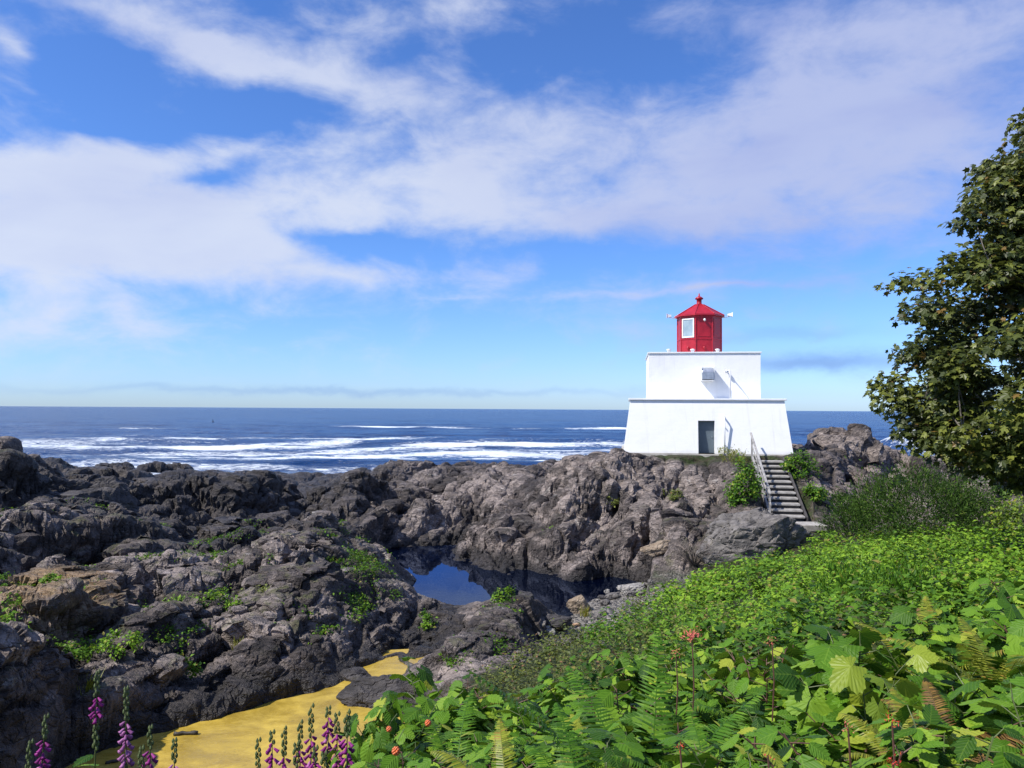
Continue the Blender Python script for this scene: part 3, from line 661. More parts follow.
# lamp bracket beside the vent
br = MB().tube([(1.35, -U, u0 + 1.75), (1.38, -U - .6, u0 + 1.78), (1.44, -U - .95, u0 + 1.7), (1.46, -U - 1.0, u0 + 1.45), (1.46, -U - 1.0, u0)], .035, 8)
brk = br.build('lamp_bracket', M_TRIM, lh, True)
MB().lathe([(.03, .16), (.07, .12), (.11, 0), (.10, -.05), (.03, -.10)], 12, (1.36, -U - .22, u0 + 1.70)).build('bulkhead_lamp', M_GALV, brk, True)
# small roof vents
for (qx, qy) in ((-2.2, -3.2), (-.7, -3.15), (.85, -3.15)):
    MB().lathe([(.11, 0), (.11, .12), (.15, .13), (.15, .19), (.05, .22)], 12, (qx, qy, rz_)).build('roof_vent', M_TRIM, lh, True)
# lantern: eight-sided
LO = R(-90 - 8.5 + 8.5 + 14) + R(-28)     # first corner, measured from the line of sight
Rl, Hl = 1.47, 2.62
def ocz(r, z, k0=None): return [Vector((r * math.cos(LO + R(45 * i)), r * math.sin(LO + R(45 * i)), z)) for i in range(8)]
lan = empty('lantern_room', (0, .1, rz_)); lan.parent = lh
MB().rings([ocz(Rl + .05, 0), ocz(Rl + .05, .12), ocz(Rl, .13), ocz(Rl, Hl)]).build('lantern_wall', M_RED, lan)
bands = MB()
bands.rings([ocz(Rl + .035, 1.02), ocz(Rl + .035, 1.10)]).rings([ocz(Rl + .04, Hl - .14), ocz(Rl + .04, Hl - .03)])
bands.build('band', M_RED, lan)
mul = MB()
for i in range(8):
    p = ocz(Rl, 0)[i]; mul.tube([(p.x, p.y, .12), (p.x, p.y, Hl)], .045, 8)
mul.build('corner_post', M_RED, lan)
def face_frame(i):
    a, b_ = ocz(Rl, 0)[i], ocz(Rl, 0)[(i + 1) % 8]; c = (a + b_) / 2; t = (b_ - a).normalized(); n = Vector((c.x, c.y, 0)).normalized(); return c, t, n
def plate(i, w, z0, z1, off, th):
    c, t, n = face_frame(i); p = []
    for zz in (z0, z1):
        for s_, o_ in ((-1, 0), (1, 0), (1, 1), (-1, 1)): p.append(c + t * s_ * w / 2 + n * (off + o_ * th) + Vector((0, 0, zz)))
    return p
for i in (7, 3, 4, 2):
    wf = MB()
    w_ = .92
    for z0, z1, w1, o_ in ((1.14, 1.22, w_, 0), (2.34, 2.42, w_, 0)): wf.hull8(plate(i, w1, z0, z1, .004, .05))
    c, t, n = face_frame(i)
    for s_ in (-1, 1):
        p = []
        for zz in (1.22, 2.34):
            for a_, o_ in ((-1, 0), (1, 0), (1, 1), (-1, 1)): p.append(c + t * (s_ * (w_ / 2 - .04) + a_ * .04) + n * (.004 + o_ * .05) + Vector((0, 0, zz)))
        wf.hull8(p)
    w = wf.build('window_frame', M_TRIM if i == 7 else M_RED, lan)
    MB().hull8(plate(i, w_ - .16, 1.22, 2.34, .005, .012)).build('pane', M_GLASS, w)
MB().hull8(plate(0, .86, 1.20, 2.40, .003, .02)).build('blank_panel', M_RED, lan, bevel=.006)
MB().hull8(plate(1, .86, 1.20, 2.40, .003, .02)).build('blank_panel', M_RED, lan, bevel=.006)
for i in (7, 0):
    c, t, n = face_frame(i); q = c + n * .08
    o = MB().lathe([(.10, -.03), (.10, .03), (.05, .07)], 12).build('vent_knob', M_RED, lan, True); o.location = (q.x, q.y, .45)
    o.rotation_euler = n.to_track_quat('Z', 'Y').to_euler()
c, t, n = face_frame(0); q = c + n * .14
MB().lathe([(.02, .1), (.08, .06), (.08, -.03), (.03, -.08)], 10, (q.x, q.y, 2.28)).build('small_lamp', M_TRIM, lan, True)
rf = MB().rings([ocz(1.60, Hl - .02), ocz(1.68, Hl - .03), ocz(1.68, Hl + .07), ocz(.30, Hl + .86), ocz(.24, Hl + .9)]).build('lantern_roof', M_RED, lan)
rb = MB()
for i in range(8):
    a, b_ = ocz(1.68, Hl + .085)[i], ocz(.30, Hl + .875)[i]; rb.tube([a, b_], .028, 6)
rb.build('roof_rib', M_RED, rf)
MB().lathe([(.22, .88), (.17, .95), (.17, 1.20), (.27, 1.24), (.28, 1.30), (.16, 1.40), (.06, 1.44), (.045, 1.60), (.01, 1.66)], 16, (0, 0, Hl)).build('finial', M_RED, rf, True)
for s_ in (-1, 1):
    va = Vector((math.cos(R(-14 + 8.5 + 8)), math.sin(R(-4)), 0)).normalized() * s_
    pa = va * 1.5 + Vector((0, 0, Hl - .05)); pb = va * 1.98 + Vector((0, 0, Hl + .02))
    arm = MB().tube([pa, pb], .035, 8).tube([pb, pb + Vector((0, 0, .12))], .03, 8).build('light_arm', M_GALV, lan)
    fl = MB().rings([[pb + va * k + Vector((0, 0, .12)) + Vector((0, a_, b_2)) for a_, b_2 in ((-h_, -h_), (h_, -h_), (h_, h_), (-h_, h_))] for k, h_ in ((-.12, .06), (.1, .10), (.2, .16))])
    o = fl.build('floodlight', M_TRIM, arm); 
# ---------------------------------------------------------------- steps up to the lighthouse
s_top, s_bot = P(768, 457, 44.2), P(789, 517, 37.8)
M_TREAD = simple('weathered_concrete_step', (.30, .285, .265), .85, .28, 3.0, 0, .008)
M_RISER = simple('dark_timber', (.055, .05, .048), .85, .3, 3.0, 0, .006)
M_RAIL = simple('bleached_timber', (.28, .27, .26), .75, .3, 4.0, 0, .006)
dv = s_bot - s_top; run = Vector((dv.x, dv.y, 0)); L_ = run.length; sd_ = run.normalized(); sr = Vector((-sd_.y, sd_.x, 0))
stp = empty('stone_steps', (s_bot.x, s_bot.y, s_bot.z), 'flight of grey steps with one bleached timber handrail climbing to the lighthouse', 'steps')
NS = 11
for i in range(NS):
    f = (i + .5) / NS; p = s_top + run * f + Vector((0, 0, dv.z * (i + 1) / NS)) - s_bot
    M = Matrix((( sr.x, sd_.x, 0), (sr.y, sd_.y, 0), (0, 0, 1)))
    MB().box(p, (1.5, L_ / NS + .10, .09), M).build('step', M_TREAD, stp, bevel=.012)
    MB().box(p + Vector((0, 0, -.17)) - sd_ * .03, (1.42, L_ / NS - .02, .25), M).build('riser', M_RISER, stp)
def sp(f, lat, up):
    return s_top + run * f + sr * lat + Vector((0, 0, dv.z * f + up)) - s_bot
ls = -.84 if sp(0, -1, 0).x < sp(0, 1, 0).x else .84
for lat in (ls, -ls):
    MB().rings([[sp(f, lat - .05, -.42), sp(f, lat + .05, -.42), sp(f, lat + .05, .02), sp(f, lat - .05, .02)] for f in (0.0, 1.0)]).build('stringer', M_RISER if lat != ls else M_RAIL, stp)
hr = MB(); hr.rings([[sp(f, ls - .06, up), sp(f, ls + .06, up), sp(f, ls + .06, up + .05), sp(f, ls - .06, up + .05)] for f, up in ((-.12, 1.02), (.97, .98))])
hr.build('handrail', M_RAIL, stp, bevel=.01)
MB().rings([[sp(f, ls - .025, .50), sp(f, ls + .025, .50), sp(f, ls + .025, .58), sp(f, ls - .025, .58)] for f in (-.05, 1.0)]).build('middle_rail', M_RAIL, stp)
for f in (-.05, .32, .64, .95):
    MB().box((sp(f, ls, 0) + Vector((0, 0, .35))), (.09, .09, 1.3), Matrix((( sr.x, sd_.x, 0), (sr.y, sd_.y, 0), (0, 0, 1)))).build('post', M_RAIL, stp)
ld = P(806, 524, 36.6)
MB().box((0, 0, -.12), (1.5, 1.2, .3)).build('landing_slab', M_CONC, None, bevel=.03).location = ld
tag(bpy.data.objects['landing_slab'], 'low concrete slab on the ground at the foot of the steps', 'slab')
# ---------------------------------------------------------------- channel marker far out
bp = P(213, 417, 420); by_ = empty('sea_buoy', (bp.x, bp.y, 0), 'tiny dark buoy far out on the sea', 'buoy'); by_.scale = (.4,) * 3
MB().lathe([(.9, -.5), (1.25, .0), (1.25, .5), (.5, .8)], 14).build('float', M_DARK, by_)
fr_ = MB()
for i in range(4): fr_.tube([(.8 * math.cos(i * 1.57), .8 * math.sin(i * 1.57), .6), (.15 * math.cos(i * 1.57), .15 * math.sin(i * 1.57), 3.6)], .08, 6)
fr_.lathe([(.3, 3.5), (.3, 4.0), (.1, 4.3)], 10).build('tower_frame', M_DARK, by_)
# ---------------------------------------------------------------- plants
RNG = np.random.default_rng(7)
def mat_leaf(name, cols, trans=.30, rough=.5, vein=0.0, spec=.35):
    """leaf surface: cols = dark, mid, light, odd; 'rnd' picks per leaf, 'tone' per plant"""
    m, nt = material(name)
    r = nt.attr('rnd'); t = nt.attr('tone')
    pos = nt.n('ShaderNodeNewGeometry').outputs['Position']
    k = nt.m('ADD', nt.m('MULTIPLY', r, .55), nt.m('MULTIPLY', t, .45))
    c = nt.mix(nt.ss(k, .15, .55), cols[0], cols[1]); c = nt.mix(nt.ss(k, .5, .9), c, cols[2])
    c = nt.mix(nt.ss(r, .955, .965, 0, .85), c, cols[3])
    c = nt.mix(nt.ss(nt.noise(pos, 9, 3), .5, .8, 0, .35), c, cols[0])
    n = None
    if vein:
        uv = nt.n('ShaderNodeTexCoord').outputs['UV']; u, v, _ = nt.sep(uv)
        au = nt.m('ABSOLUTE', nt.m('SUBTRACT', u, .5))
        w = nt.m('FRACT', nt.m('MULTIPLY', nt.m('SUBTRACT', v, nt.m('MULTIPLY', au, .75)), 8.0))
        w = nt.m('ABSOLUTE', nt.m('SUBTRACT', w, .5))
        vn = nt.m('MAXIMUM', nt.ss(w, .10, .0), nt.ss(au, .022, .006))
        c = nt.mix(nt.m('MULTIPLY', vn, .14), c, tuple(min(1, x * 1.5 + .02) for x in cols[2]))
        n = nt.bump(nt.ss(w, .0, .5), .8, vein)
    bs = pbsdf(nt, col=c, rough=rough, spec=spec, n=n)
    tl = nt.n('ShaderNodeBsdfTranslucent', {0: nt.mix(.5, c, cols[2])})
    if n is not None: nt.set(tl, 'Normal', n)
    finish(nt, nt.n('ShaderNodeMixShader', {0: trans, 1: bs, 2: tl.outputs[0]}).outputs[0]); return m
def frame(N, rng):
    """random tangent frame for unit normals N"""
    a = rng.normal(size=N.shape); t = a - (a * N).sum(1, keepdims=True) * N
    t /= np.linalg.norm(t, axis=1, keepdims=True) + 1e-9
    return t, np.cross(N, t)
def nrmz(v): return v / (np.linalg.norm(v, axis=-1, keepdims=True) + 1e-9)
def place(tmpl, faces, Pn, T, B, N, size):
    """copies of a leaf template (x across, y along, z up) at points Pn; returns verts, loops, starts"""
    tm = np.asarray(tmpl, float)
    Vv = Pn[:, None, :] + size[:, None, None] * (tm[None, :, 0:1] * B[:, None, :] + tm[None, :, 1:2] * T[:, None, :] + tm[None, :, 2:3] * N[:, None, :])
    lp = np.concatenate(faces); ln = np.array([len(f) for f in faces]); k = len(Pn)
    L = (lp[None, :] + (np.arange(k) * len(tm))[:, None]).ravel()
    s0 = np.concatenate([[0], np.cumsum(ln)[:-1]])
    S = (s0[None, :] + (np.arange(k) * len(lp))[:, None]).ravel()
    return Vv.reshape(-1, 3), L, S
LEAF4 = ([(0, 0, 0), (.34, .42, .10), (0, .5, 0), (-.34, .42, .10), (0, 1, -.12)], [[0, 1, 4, 2], [0, 2, 4, 3]])
LEAF_N = ([(0, 0, 0), (.13, .45, .04), (0, .5, 0), (-.13, .45, .04), (0, 1, -.06)], [[0, 1, 4, 2], [0, 2, 4, 3]])
MAPLE = ([(0, 0, 0), (.22, .08, .02), (.5, .14, -.02), (.36, .34, .02), (.62, .62, -.06), (.24, .60, .02), (0, 1.0, -.08), (-.24, .60, .02), (-.62, .62, -.06), (-.36, .34, .02), (-.5, .14, -.02), (-.22, .08, .02)],
         [[0, 1, 2, 3], [0, 3, 4, 5], [0, 5, 6, 7], [0, 7, 8, 9], [0, 9, 10, 11]])
BLADE = ([(-.02, 0, 0), (.02, 0, 0), (.014, .55, .05), (-.014, .55, .05), (0, 1, .22)], [[0, 1, 2, 3], [3, 2, 4]])
def lobed_leaf(rows=13, side=.34, lobe=.18, seed=0):
    """a toothed, lobed bramble leaf, pleated along its veins"""
    v, uv, f = [], [], []
    rg = np.random.default_rng(seed)
    for i in range(rows):
        y = i / (rows - 1)
        w = side * (math.sin(math.pi * min(1, y * .92 + .08)) ** .8) * (1.15 - .55 * y) + lobe * math.exp(-((y - .30) / .11) ** 2)
        w *= (1.10 if i % 2 else .88)
        if i == 0: w = .06
        if i == rows - 1: w = .004
        yy = y + (.05 if i % 2 else -.02) * (0 < i < rows - 1)
        back = -.06 * math.exp(-((y - .1) / .1) ** 2)
        zc = -.26 * y * y; ws = side * (math.sin(math.pi * min(1, y * .92 + .08)) ** .8) * (1.15 - .55 * y)
        zw = .10 * ws - .9 * ws * ws + .012 * math.sin(9 * y + seed)
        v += [(-w, yy + back * .8 + w * .18, zc + zw), (0, y, zc - .02), (w, yy + back * .8 + w * .18, zc + zw * .8)]
        uv += [(.5 - w, yy), (.5, y), (.5 + w, yy)]
        if i: 
            a = 3 * (i - 1); b_ = 3 * i
            f += [[a, a + 1, b_ + 1, b_], [a + 1, a + 2, b_ + 2, b_ + 1]]
    return v, f, uv
def palm_leaf(seed=0, n=44):
    """a broad five-lobed leaf with toothed edge, cupped a little"""
    rg = np.random.default_rng(seed); v, uv = [(0, .12, 0), (0, .02, -.01)], [(.5, .12), (.5, .02)]
    for i in range(n + 1):
        th = math.radians(-158 + 316 * i / n); c = abs(math.cos(th * 2.5 * .91)) ** .7
        r = (.36 + .26 * c) * (.62 + .38 * math.cos(th / 2)) * (1.04 if i % 2 else .93) * rg.uniform(.96, 1.04)
        r0 = (.36 + .26 * c) * (.62 + .38 * math.cos(th / 2))
        x, y = r * math.sin(th), .12 + r * math.cos(th) * 1.15
        v.append((x, y, -.55 * r0 * r0 + .04 * c - .12 * y * y)); uv.append((.5 + x, y))
    return v, [[0, 2 + i, 3 + i] for i in range(n)] + [[0, 1, 2], [0, 2 + n, 1]], uv
def leafset(name, tmpl, faces, Pn, N, size, rng, mat, tone, parent=None, T=None, uvt=None):
    if T is None: T, B = frame(N, rng)
    else:
        T = nrmz(T - (T * N).sum(1, keepdims=True) * N); B = np.cross(N, T)
    B = -B
    Vv, L, S = place(tmpl, faces, Pn, T, B, N, size); k = len(tmpl)
    rr = np.repeat(rng.random(len(Pn)), k); tt = np.repeat(tone if hasattr(tone, '__len__') else np.full(len(Pn), tone), k)
    uv = np.tile(np.asarray(uvt), (len(Pn), 1)) if uvt is not None else None
    return mesh_obj(name, Vv, L, S, mat, {'rnd': rr, 'tone': tt}, uv, parent)
M_COVER = mat_leaf('bank_leaves', [(.022, .066, .007), (.100, .215, .015), (.235, .385, .028), (.24, .18, .05)], .28, .55, 0, .2)
M_BROWNISH = mat_leaf('old_leaves', [(.032, .045, .010), (.095, .120, .020), (.19, .22, .035), (.24, .11, .06)], .25, .55)
M_DARKSHRUB = mat_leaf('willow_leaves', [(.012, .032, .005), (.038, .080, .012), (.105, .185, .026), (.12, .15, .03)], .22, .65, 0, .12)
M_BRAMBLE = mat_leaf('bramble_leaves', [(.016, .055, .005), (.088, .200, .012), (.235, .355, .028), (.32, .35, .04)], .24, .52, .0016, .2)
M_YELLOWLEAF = mat_leaf('yellowing_leaves', [(.07, .13, .010), (.17, .25, .018), (.32, .38, .035), (.33, .25, .03)], .35, .42, .0008)
M_FERN = mat_leaf('fern_green', [(.018, .060, .005), (.065, .165, .010), (.165, .290, .022), (.20, .22, .03)], .28, .5, 0, .2)
M_FERNY = mat_leaf('fern_yellow', [(.09, .11, .010), (.22, .24, .02), (.38, .38, .035), (.30, .17, .03)], .30, .45)
M_FERNB = mat_leaf('fern_brown', [(.06, .03, .008), (.15, .08, .02), (.26, .15, .03), (.30, .20, .03)], .15, .6)
M_MAPLE = mat_leaf('maple_leaves', [(.016, .026, .006), (.048, .064, .013), (.165, .185, .030), (.16, .085, .02)], .20, .45)
M_TWIG = simple('bare_twig', (.14, .115, .10), .85, .25, 8.0)
M_STEM = simple('green_stem', (.075, .10, .025), .6, .25, 9.0)
M_REDSTEM = simple('reddish_stem', (.10, .045, .03), .6, .25, 9.0)
M_BARK = simple('grey_bark', (.11, .095, .08), .9, .35, 6.0, 0, .02, 22)
M_RED2 = simple('scarlet_petal', (.50, .035, .02), .55, .25, 30)
M_PINK = simple('coral_petal', (.55, .13, .09), .55, .25, 30)
M_BERRY = simple('orange_berry', (.55, .12, .03), .3, .2, 30)

# low green cover of the bank: far more leaves than anyone could count
bank_poly = [P(430, 728, 18), P(500, 696, 20.3), P(545, 668, 24), P(590, 628, 27.6), P(640, 604, 29.6), P(690, 594, 30.6), P(735, 585, 31), P(780, 562, 32), P(830, 540, 34.5), P(900, 530, 36), P(1000, 520, 36.5), P(1300, 520, 34)]
bank_poly = [(p.x, p.y) for p in bank_poly] + [(26, 10), (9, 5.0), (1.5, 4.6), (-.4, 6), (-1.4, 10), (-2.0, 14)]
def scatter_bank(n, seed, dmin, dmax):
    rg = np.random.default_rng(seed)
    a = rg.uniform(R(-12), R(44), n); d = dmin * (dmax / dmin) ** rg.random(n)
    x, y = np.sin(a) * d, np.cos(a) * d
    s = poly_sd(x, y, bank_poly) + (fbm2(x * .8, y * .8, 9, 3) - .5) * 1.2
    ok = s > 0; return x[ok], y[ok], s[ok], rg
x, y, s, rg = scatter_bank(8200, 3, 7.0, 38)
z = ground(x, y)
d = np.hypot(x, y)
lump = crag(x, y, 1.0, 66, .4, 1.3, 0, 1.1, .45, .16) + .30
kp = lump > .06 + .12 * rg.random(len(x)); x, y, z, s, d, lump = x[kp], y[kp], z[kp], s[kp], d[kp], lump[kp]
ch = (.07 + .95 * np.clip(lump, 0, 1)) * np.clip(s / 1.2 + .35, .3, 1) * (1 + .15 * rg.normal(size=len(x)).clip(-1, 1))
cr = .20 + .012 * d
nl = 24
u = rg.normal(size=(len(x), nl, 3)); u[..., 2] = np.abs(u[..., 2]) * .9; u = nrmz(u)
rad = (.55 + .45 * rg.random((len(x), nl, 1))) ** .6
Q = np.stack([x, y, z - .02], 1)[:, None, :] + u * rad * np.stack([cr, cr, ch * 1.25], 1)[:, None, :]
Nn = nrmz(u * .7 + np.array([0, 0, .75]) + rg.normal(size=u.shape) * .35)
sz = np.repeat((.055 + .0031 * d) * (.75 + .8 * np.clip(fbm2(x * .4, y * .4, 63, 3) - .2, 0, 1)), nl) * rg.uniform(.65, 1.35, len(x) * nl)
browny = fbm2(x * .35, y * .35, 71, 3) + np.clip((5.0 - x) / 8, -.3, .45) + np.clip((y - 14) / 60, 0, .1)
isb = np.repeat(browny > .78, nl)
tn = np.repeat(np.clip(.5 + (fbm2(x * .5, y * .5, 75, 3) - .5) * 2.4 + np.clip((x - 4) / 14, -.25, .3), 0, 1), nl)
Q = Q.reshape(-1, 3); Nn = Nn.reshape(-1, 3)
tag(leafset('ground_cover', *LEAF4, Q[~isb], Nn[~isb], sz[~isb], rg, M_COVER, tn[~isb]), 'low bright green leafy cover spreading over the whole bank', kind='stuff')
tag(leafset('dry_ground_cover', *LEAF4, Q[isb], Nn[isb], sz[isb] * .8, rg, M_BROWNISH, tn[isb]), 'low brownish olive cover along the edge of the bank', kind='stuff')
# grass and moss that cling to ledges of the left-hand rocks
rg = np.random.default_rng(12)
a = rg.uniform(R(-40), R(3), 26000); d = 13 * (40 / 13) ** rg.random(26000)
x, y = np.sin(a) * d, np.cos(a) * d
ok = (fbm2(x * .7, y * .7, 88, 4) > .535) & (poly_sd(x, y, YPOOL) < -.5) & (poly_sd(x, y, POOL) < -.8)
x, y = x[ok], y[ok]; z, rk = terrain(x, y); zz2 = ground(x + .25, y); zz3 = ground(x, y + .25)
ok = (z > .9) & (np.hypot(zz2 - z, zz3 - z) < .42) & (rk > .1)
x, y, z = x[ok], y[ok], z[ok]; n_m = len(x)
x = np.repeat(x, 9) + rg.normal(size=n_m * 9) * .10; y = np.repeat(y, 9) + rg.normal(size=n_m * 9) * .10; z = np.repeat(z, 9)
Nn = nrmz(np.array([0, 0, 1.0]) + rg.normal(size=(n_m * 9, 3)) * .6)
tag(leafset('ledge_turf', *LEAF4, np.stack([x, y, z + rg.uniform(.05, .22, n_m * 9)], 1), Nn, rg.uniform(.05, .13, n_m * 9), rg, M_COVER, np.clip(fbm2(x, y, 92, 3) * 1.2 - .25, 0, 1)), 'mossy green turf growing on the rock ledges', kind='stuff')

def shrub(name, label, cat, px, py, d, w, h, mat, nleaf, lsz, tmpl=LEAF4, tone=.5, group=None, upright=.0, stems=9, seed=0, sink=.05, lean=(0, 0)):
    p = P(px, py, d); gz = float(ground(p.x, p.y)[0]); rg = np.random.default_rng(seed + 1000)
    e = empty(name, (p.x, p.y, gz - sink), label, cat, group)
    nc = max(8, nleaf // 55)
    u = rg.normal(size=(nc, 3)); u[:, 2] = np.abs(u[:, 2]); u = nrmz(u) * rg.uniform(.35, 1.0, (nc, 1)) ** .5
    C = u * np.array([w / 2, w / 2 * .8, h]) * np.array([1, 1, .86]); C[:, 2] += h * .08
    k = nleaf // nc
    off = rg.normal(size=(nc, k, 3)) * np.array([.10 * w, .10 * w, .09 * h + .05]) * .75
    if upright: off[..., 2] += np.abs(off[..., 0]) * upright
    Q = (C[:, None, :] + off).reshape(-1, 3); Q[:, 2] = np.maximum(Q[:, 2], .02)
    N = nrmz(np.repeat(u, k, 0) * .6 + np.array([-.2, -.1, .6]) + rg.normal(size=Q.shape) * .5)
    T = None
    if upright: T = nrmz(np.repeat(u, k, 0) * .5 + np.array([0, 0, 1.0]) * upright + rg.normal(size=Q.shape) * .4)
    if upright: N = nrmz(np.cross(T, rg.normal(size=T.shape)))
    tn = np.repeat(np.clip(tone + rg.normal(size=nc) * .25, 0, 1), k)
    leafset('foliage', *tmpl, Q, N, lsz * rg.uniform(.6, 1.3, len(Q)), rg, mat, tn, e, T)
    sm = MB()
    for i in range(stems):
        c = C[i % nc]; m_ = c * .5 + Vector((rg.normal() * .06 * w, rg.normal() * .06 * w, .05 * h))
        sm.tube([(c[0] * .12, c[1] * .12, 0), tuple(m_), tuple(c)], [.022 * h ** .5, .014 * h ** .5, .005], 5)
    sm.build('stem', M_TWIG, e); return e
shrub('willow_shrub', 'large rounded dark green willow-like shrub behind the bank, right of the steps', 'shrub', 925, 532, 31, 5.8, 3.0, M_DARKSHRUB, 15000, .16, LEAF_N, .5, None, .25, 9, 1)
shrub('willow_shrub', 'smaller dark grey-green bush between the large shrub and the foot of the steps', 'shrub', 848, 524, 35, 2.3, 2.2, M_DARKSHRUB, 4500, .15, LEAF_N, .3, None, .3, 10, 2)
shrub('leafy_bush', 'leafy green bush on the rock to the left of the handrail', 'shrub', 744, 516, 39.0, 1.9, 2.4, M_BRAMBLE, 2000, .15, LEAF4, .35, None, 0, 8, 3)
shrub('leafy_bush', 'green bush in shade beside the top of the steps, right side', 'shrub', 800, 480, 42.6, 2.0, 1.5, M_BRAMBLE, 1400, .15, LEAF4, .25, None, 0, 8, 4)
shrub('leafy_bush', 'trailing green bush beside the lower steps, right side', 'shrub', 817, 500, 39.8, 1.6, 1.1, M_BRAMBLE, 800, .15, LEAF4, .35, None, 0, 6, 5)
shrub('olive_bush', 'olive yellow tuft on the rock top just left of the steps', 'shrub', 733, 470, 43.2, 1.7, .9, M_FERNY, 550, .12, LEAF_N, .1, None, .9, 6, 6)
shrub('olive_bush', 'low yellow-green plant against the lighthouse wall right of the door', 'shrub', 727, 456, 45.2, 1.5, .45, M_FERNY, 400, .12, LEAF_N, .4, None, .9, 6, 7)
shrub('dark_bush', 'dark bush in the shadow under the lowest tree branches', 'shrub', 1015, 505, 38, 2.6, 1.7, M_DARKSHRUB, 1500, .16, LEAF4, .2, None, 0, 8, 8)
shrub('yellow_bush', 'yellow-leaved bush at the right edge under the tree', 'shrub', 1030, 520, 27, 2.2, 2.3, M_YELLOWLEAF, 1100, .14, LEAF4, .2, None, 0, 8, 9)
shrub('ferny_shrub', 'grass-green feathery shrub standing out in the middle of the bank', 'shrub', 890, 600, 13.5, 2.2, .62, M_FERN, 2600, .12, LEAF_N, .35, None, 1.1, 10, 10)
for k, (px, py, d, w, h, lb) in enumerate([
    (118, 640, 20.3, 1.1, .62, 'bright green shrublet on a ledge at lower left, above the pale foxglove'), (200, 606, 24.6, 2.3, .75, 'widest bright green shrub on the left-hand rocks'),
    (10, 668, 17.6, 1.2, .7, 'green shrub at the left edge, low on the rock'), (180, 672, 20.8, .9, .6, 'small yellow-green shrub on the rock face above the yellow pool'),
    (54, 612, 21.5, .8, .5, 'small dark green shrub right of the rust-coloured gully'), (268, 600, 26, 1.6, .5, 'low olive shrub on the rock, right of the widest shrub'),
    (505, 612, 27.6, .9, .6, 'small green shrub on the grey rock beside the blue pool'),
    (610, 498, 41.2, .9, .55, 'olive tuft in a crevice of the lighthouse rock, upper left'), (425, 600, 28, .8, .5, 'green tuft on the dark ridge left of the blue pool'),
    (672, 520, 38.5, 1.1, .5, 'olive tuft on the lighthouse rock below the door')]):
    shrub('rock_shrub', lb, 'shrub', px, py, d, w, h, (M_COVER, M_BROWNISH)[k in (5, 7, 9)], int(420 * w), .10 + .02 * (k in (7, 9)), LEAF4, .7, 'shrubs rooted in the rock', 0, 5, 20 + k)
def twig_shrub(px, py, d, w, h, label):
    p = P(px, py, d); gz = float(ground(p.x, p.y)[0]); rg = random.Random(5)
    mb = MB()
    for i in range(60):
        a = rg.uniform(0, 6.28); l = rg.uniform(.6, 1.0); q = Vector((math.cos(a) * w / 2 * l, math.sin(a) * w / 2 * l, h * (1.15 - l * .6) * rg.uniform(.7, 1)))
        m_ = q * .55 + Vector((0, 0, h * .12)); mb.tube([Vector((0, 0, 0)), m_, q], [.018, .011, .005], 4)
        for j in range(4):
            b0 = m_.lerp(q, rg.uniform(0, .9)); mb.tube([b0, b0 + Vector((rg.gauss(0, .16), rg.gauss(0, .16), rg.uniform(.05, .3)))], [.007, .003], 3)
    o = mb.build('dead_shrub', M_TWIG); o.location = (p.x, p.y, gz - .05); tag(o, label, 'shrub')
twig_shrub(694, 582, 33.0, 2.5, 1.5, 'bare grey leafless shrub beside the large grey boulder')

# ---------------------------------------------------------------- boulders, driftwood
M_ROCKG = None
def mat_rock(name, c0, c1, lich=.3):
    m, nt = material(name); tc = nt.n('ShaderNodeTexCoord').outputs['Object']
    rot = nt.n('ShaderNodeMapping', {'Vector': tc, 'Rotation': (.5, .3, .4), 'Scale': (.6, 1.4, 1.4)}).outputs[0]
    a = nt.noise(rot, 1.6, 8, .68, .5); b_ = nt.noise(rot, 9, 7, .7, .3)
    c = nt.mix(nt.ss(a, .3, .7), c0, c1); c = nt.mix(nt.ss(b_, .55, .75, 0, .55), c, tuple(min(1, x * 1.35) for x in c1)); c = nt.mix(nt.ss(b_, .42, .28, 0, .6), c, tuple(x * .5 for x in c0))
    c = nt.mix(nt.ss(nt.noise(tc, 1.1, 5, .6), .56, .68, 0, lich), c, (.14, .13, .05))
    ck = nt.vor(nt.vm('ADD', rot, nt.vm('MULTIPLY', nt.noise(tc, 2, 4, .6, 0, 1), (.7, .7, .7))), 1.3, 'DISTANCE_TO_EDGE')
    h = nt.m('ADD', nt.m('MULTIPLY', a, 1.0), nt.m('ADD', nt.m('MULTIPLY', b_, .4), nt.m('MULTIPLY', nt.ss(ck, 0, .06), .35)))
    finish(nt, pbsdf(nt, col=c, rough=.85, spec=.3, n=nt.bump(h, 1.0, .12))); return m
M_ROCKG = mat_rock('grey_boulder', (.085, .078, .073), (.235, .215, .20)); M_ROCKD = mat_rock('dark_boulder', (.028, .026, .027), (.10, .092, .092), .15)
M_ROCKT = mat_rock('tan_boulder', (.20, .145, .095), (.36, .29, .22), .1); M_ROCKW = mat_rock('pale_boulder', (.22, .205, .19), (.42, .40, .37), .1)
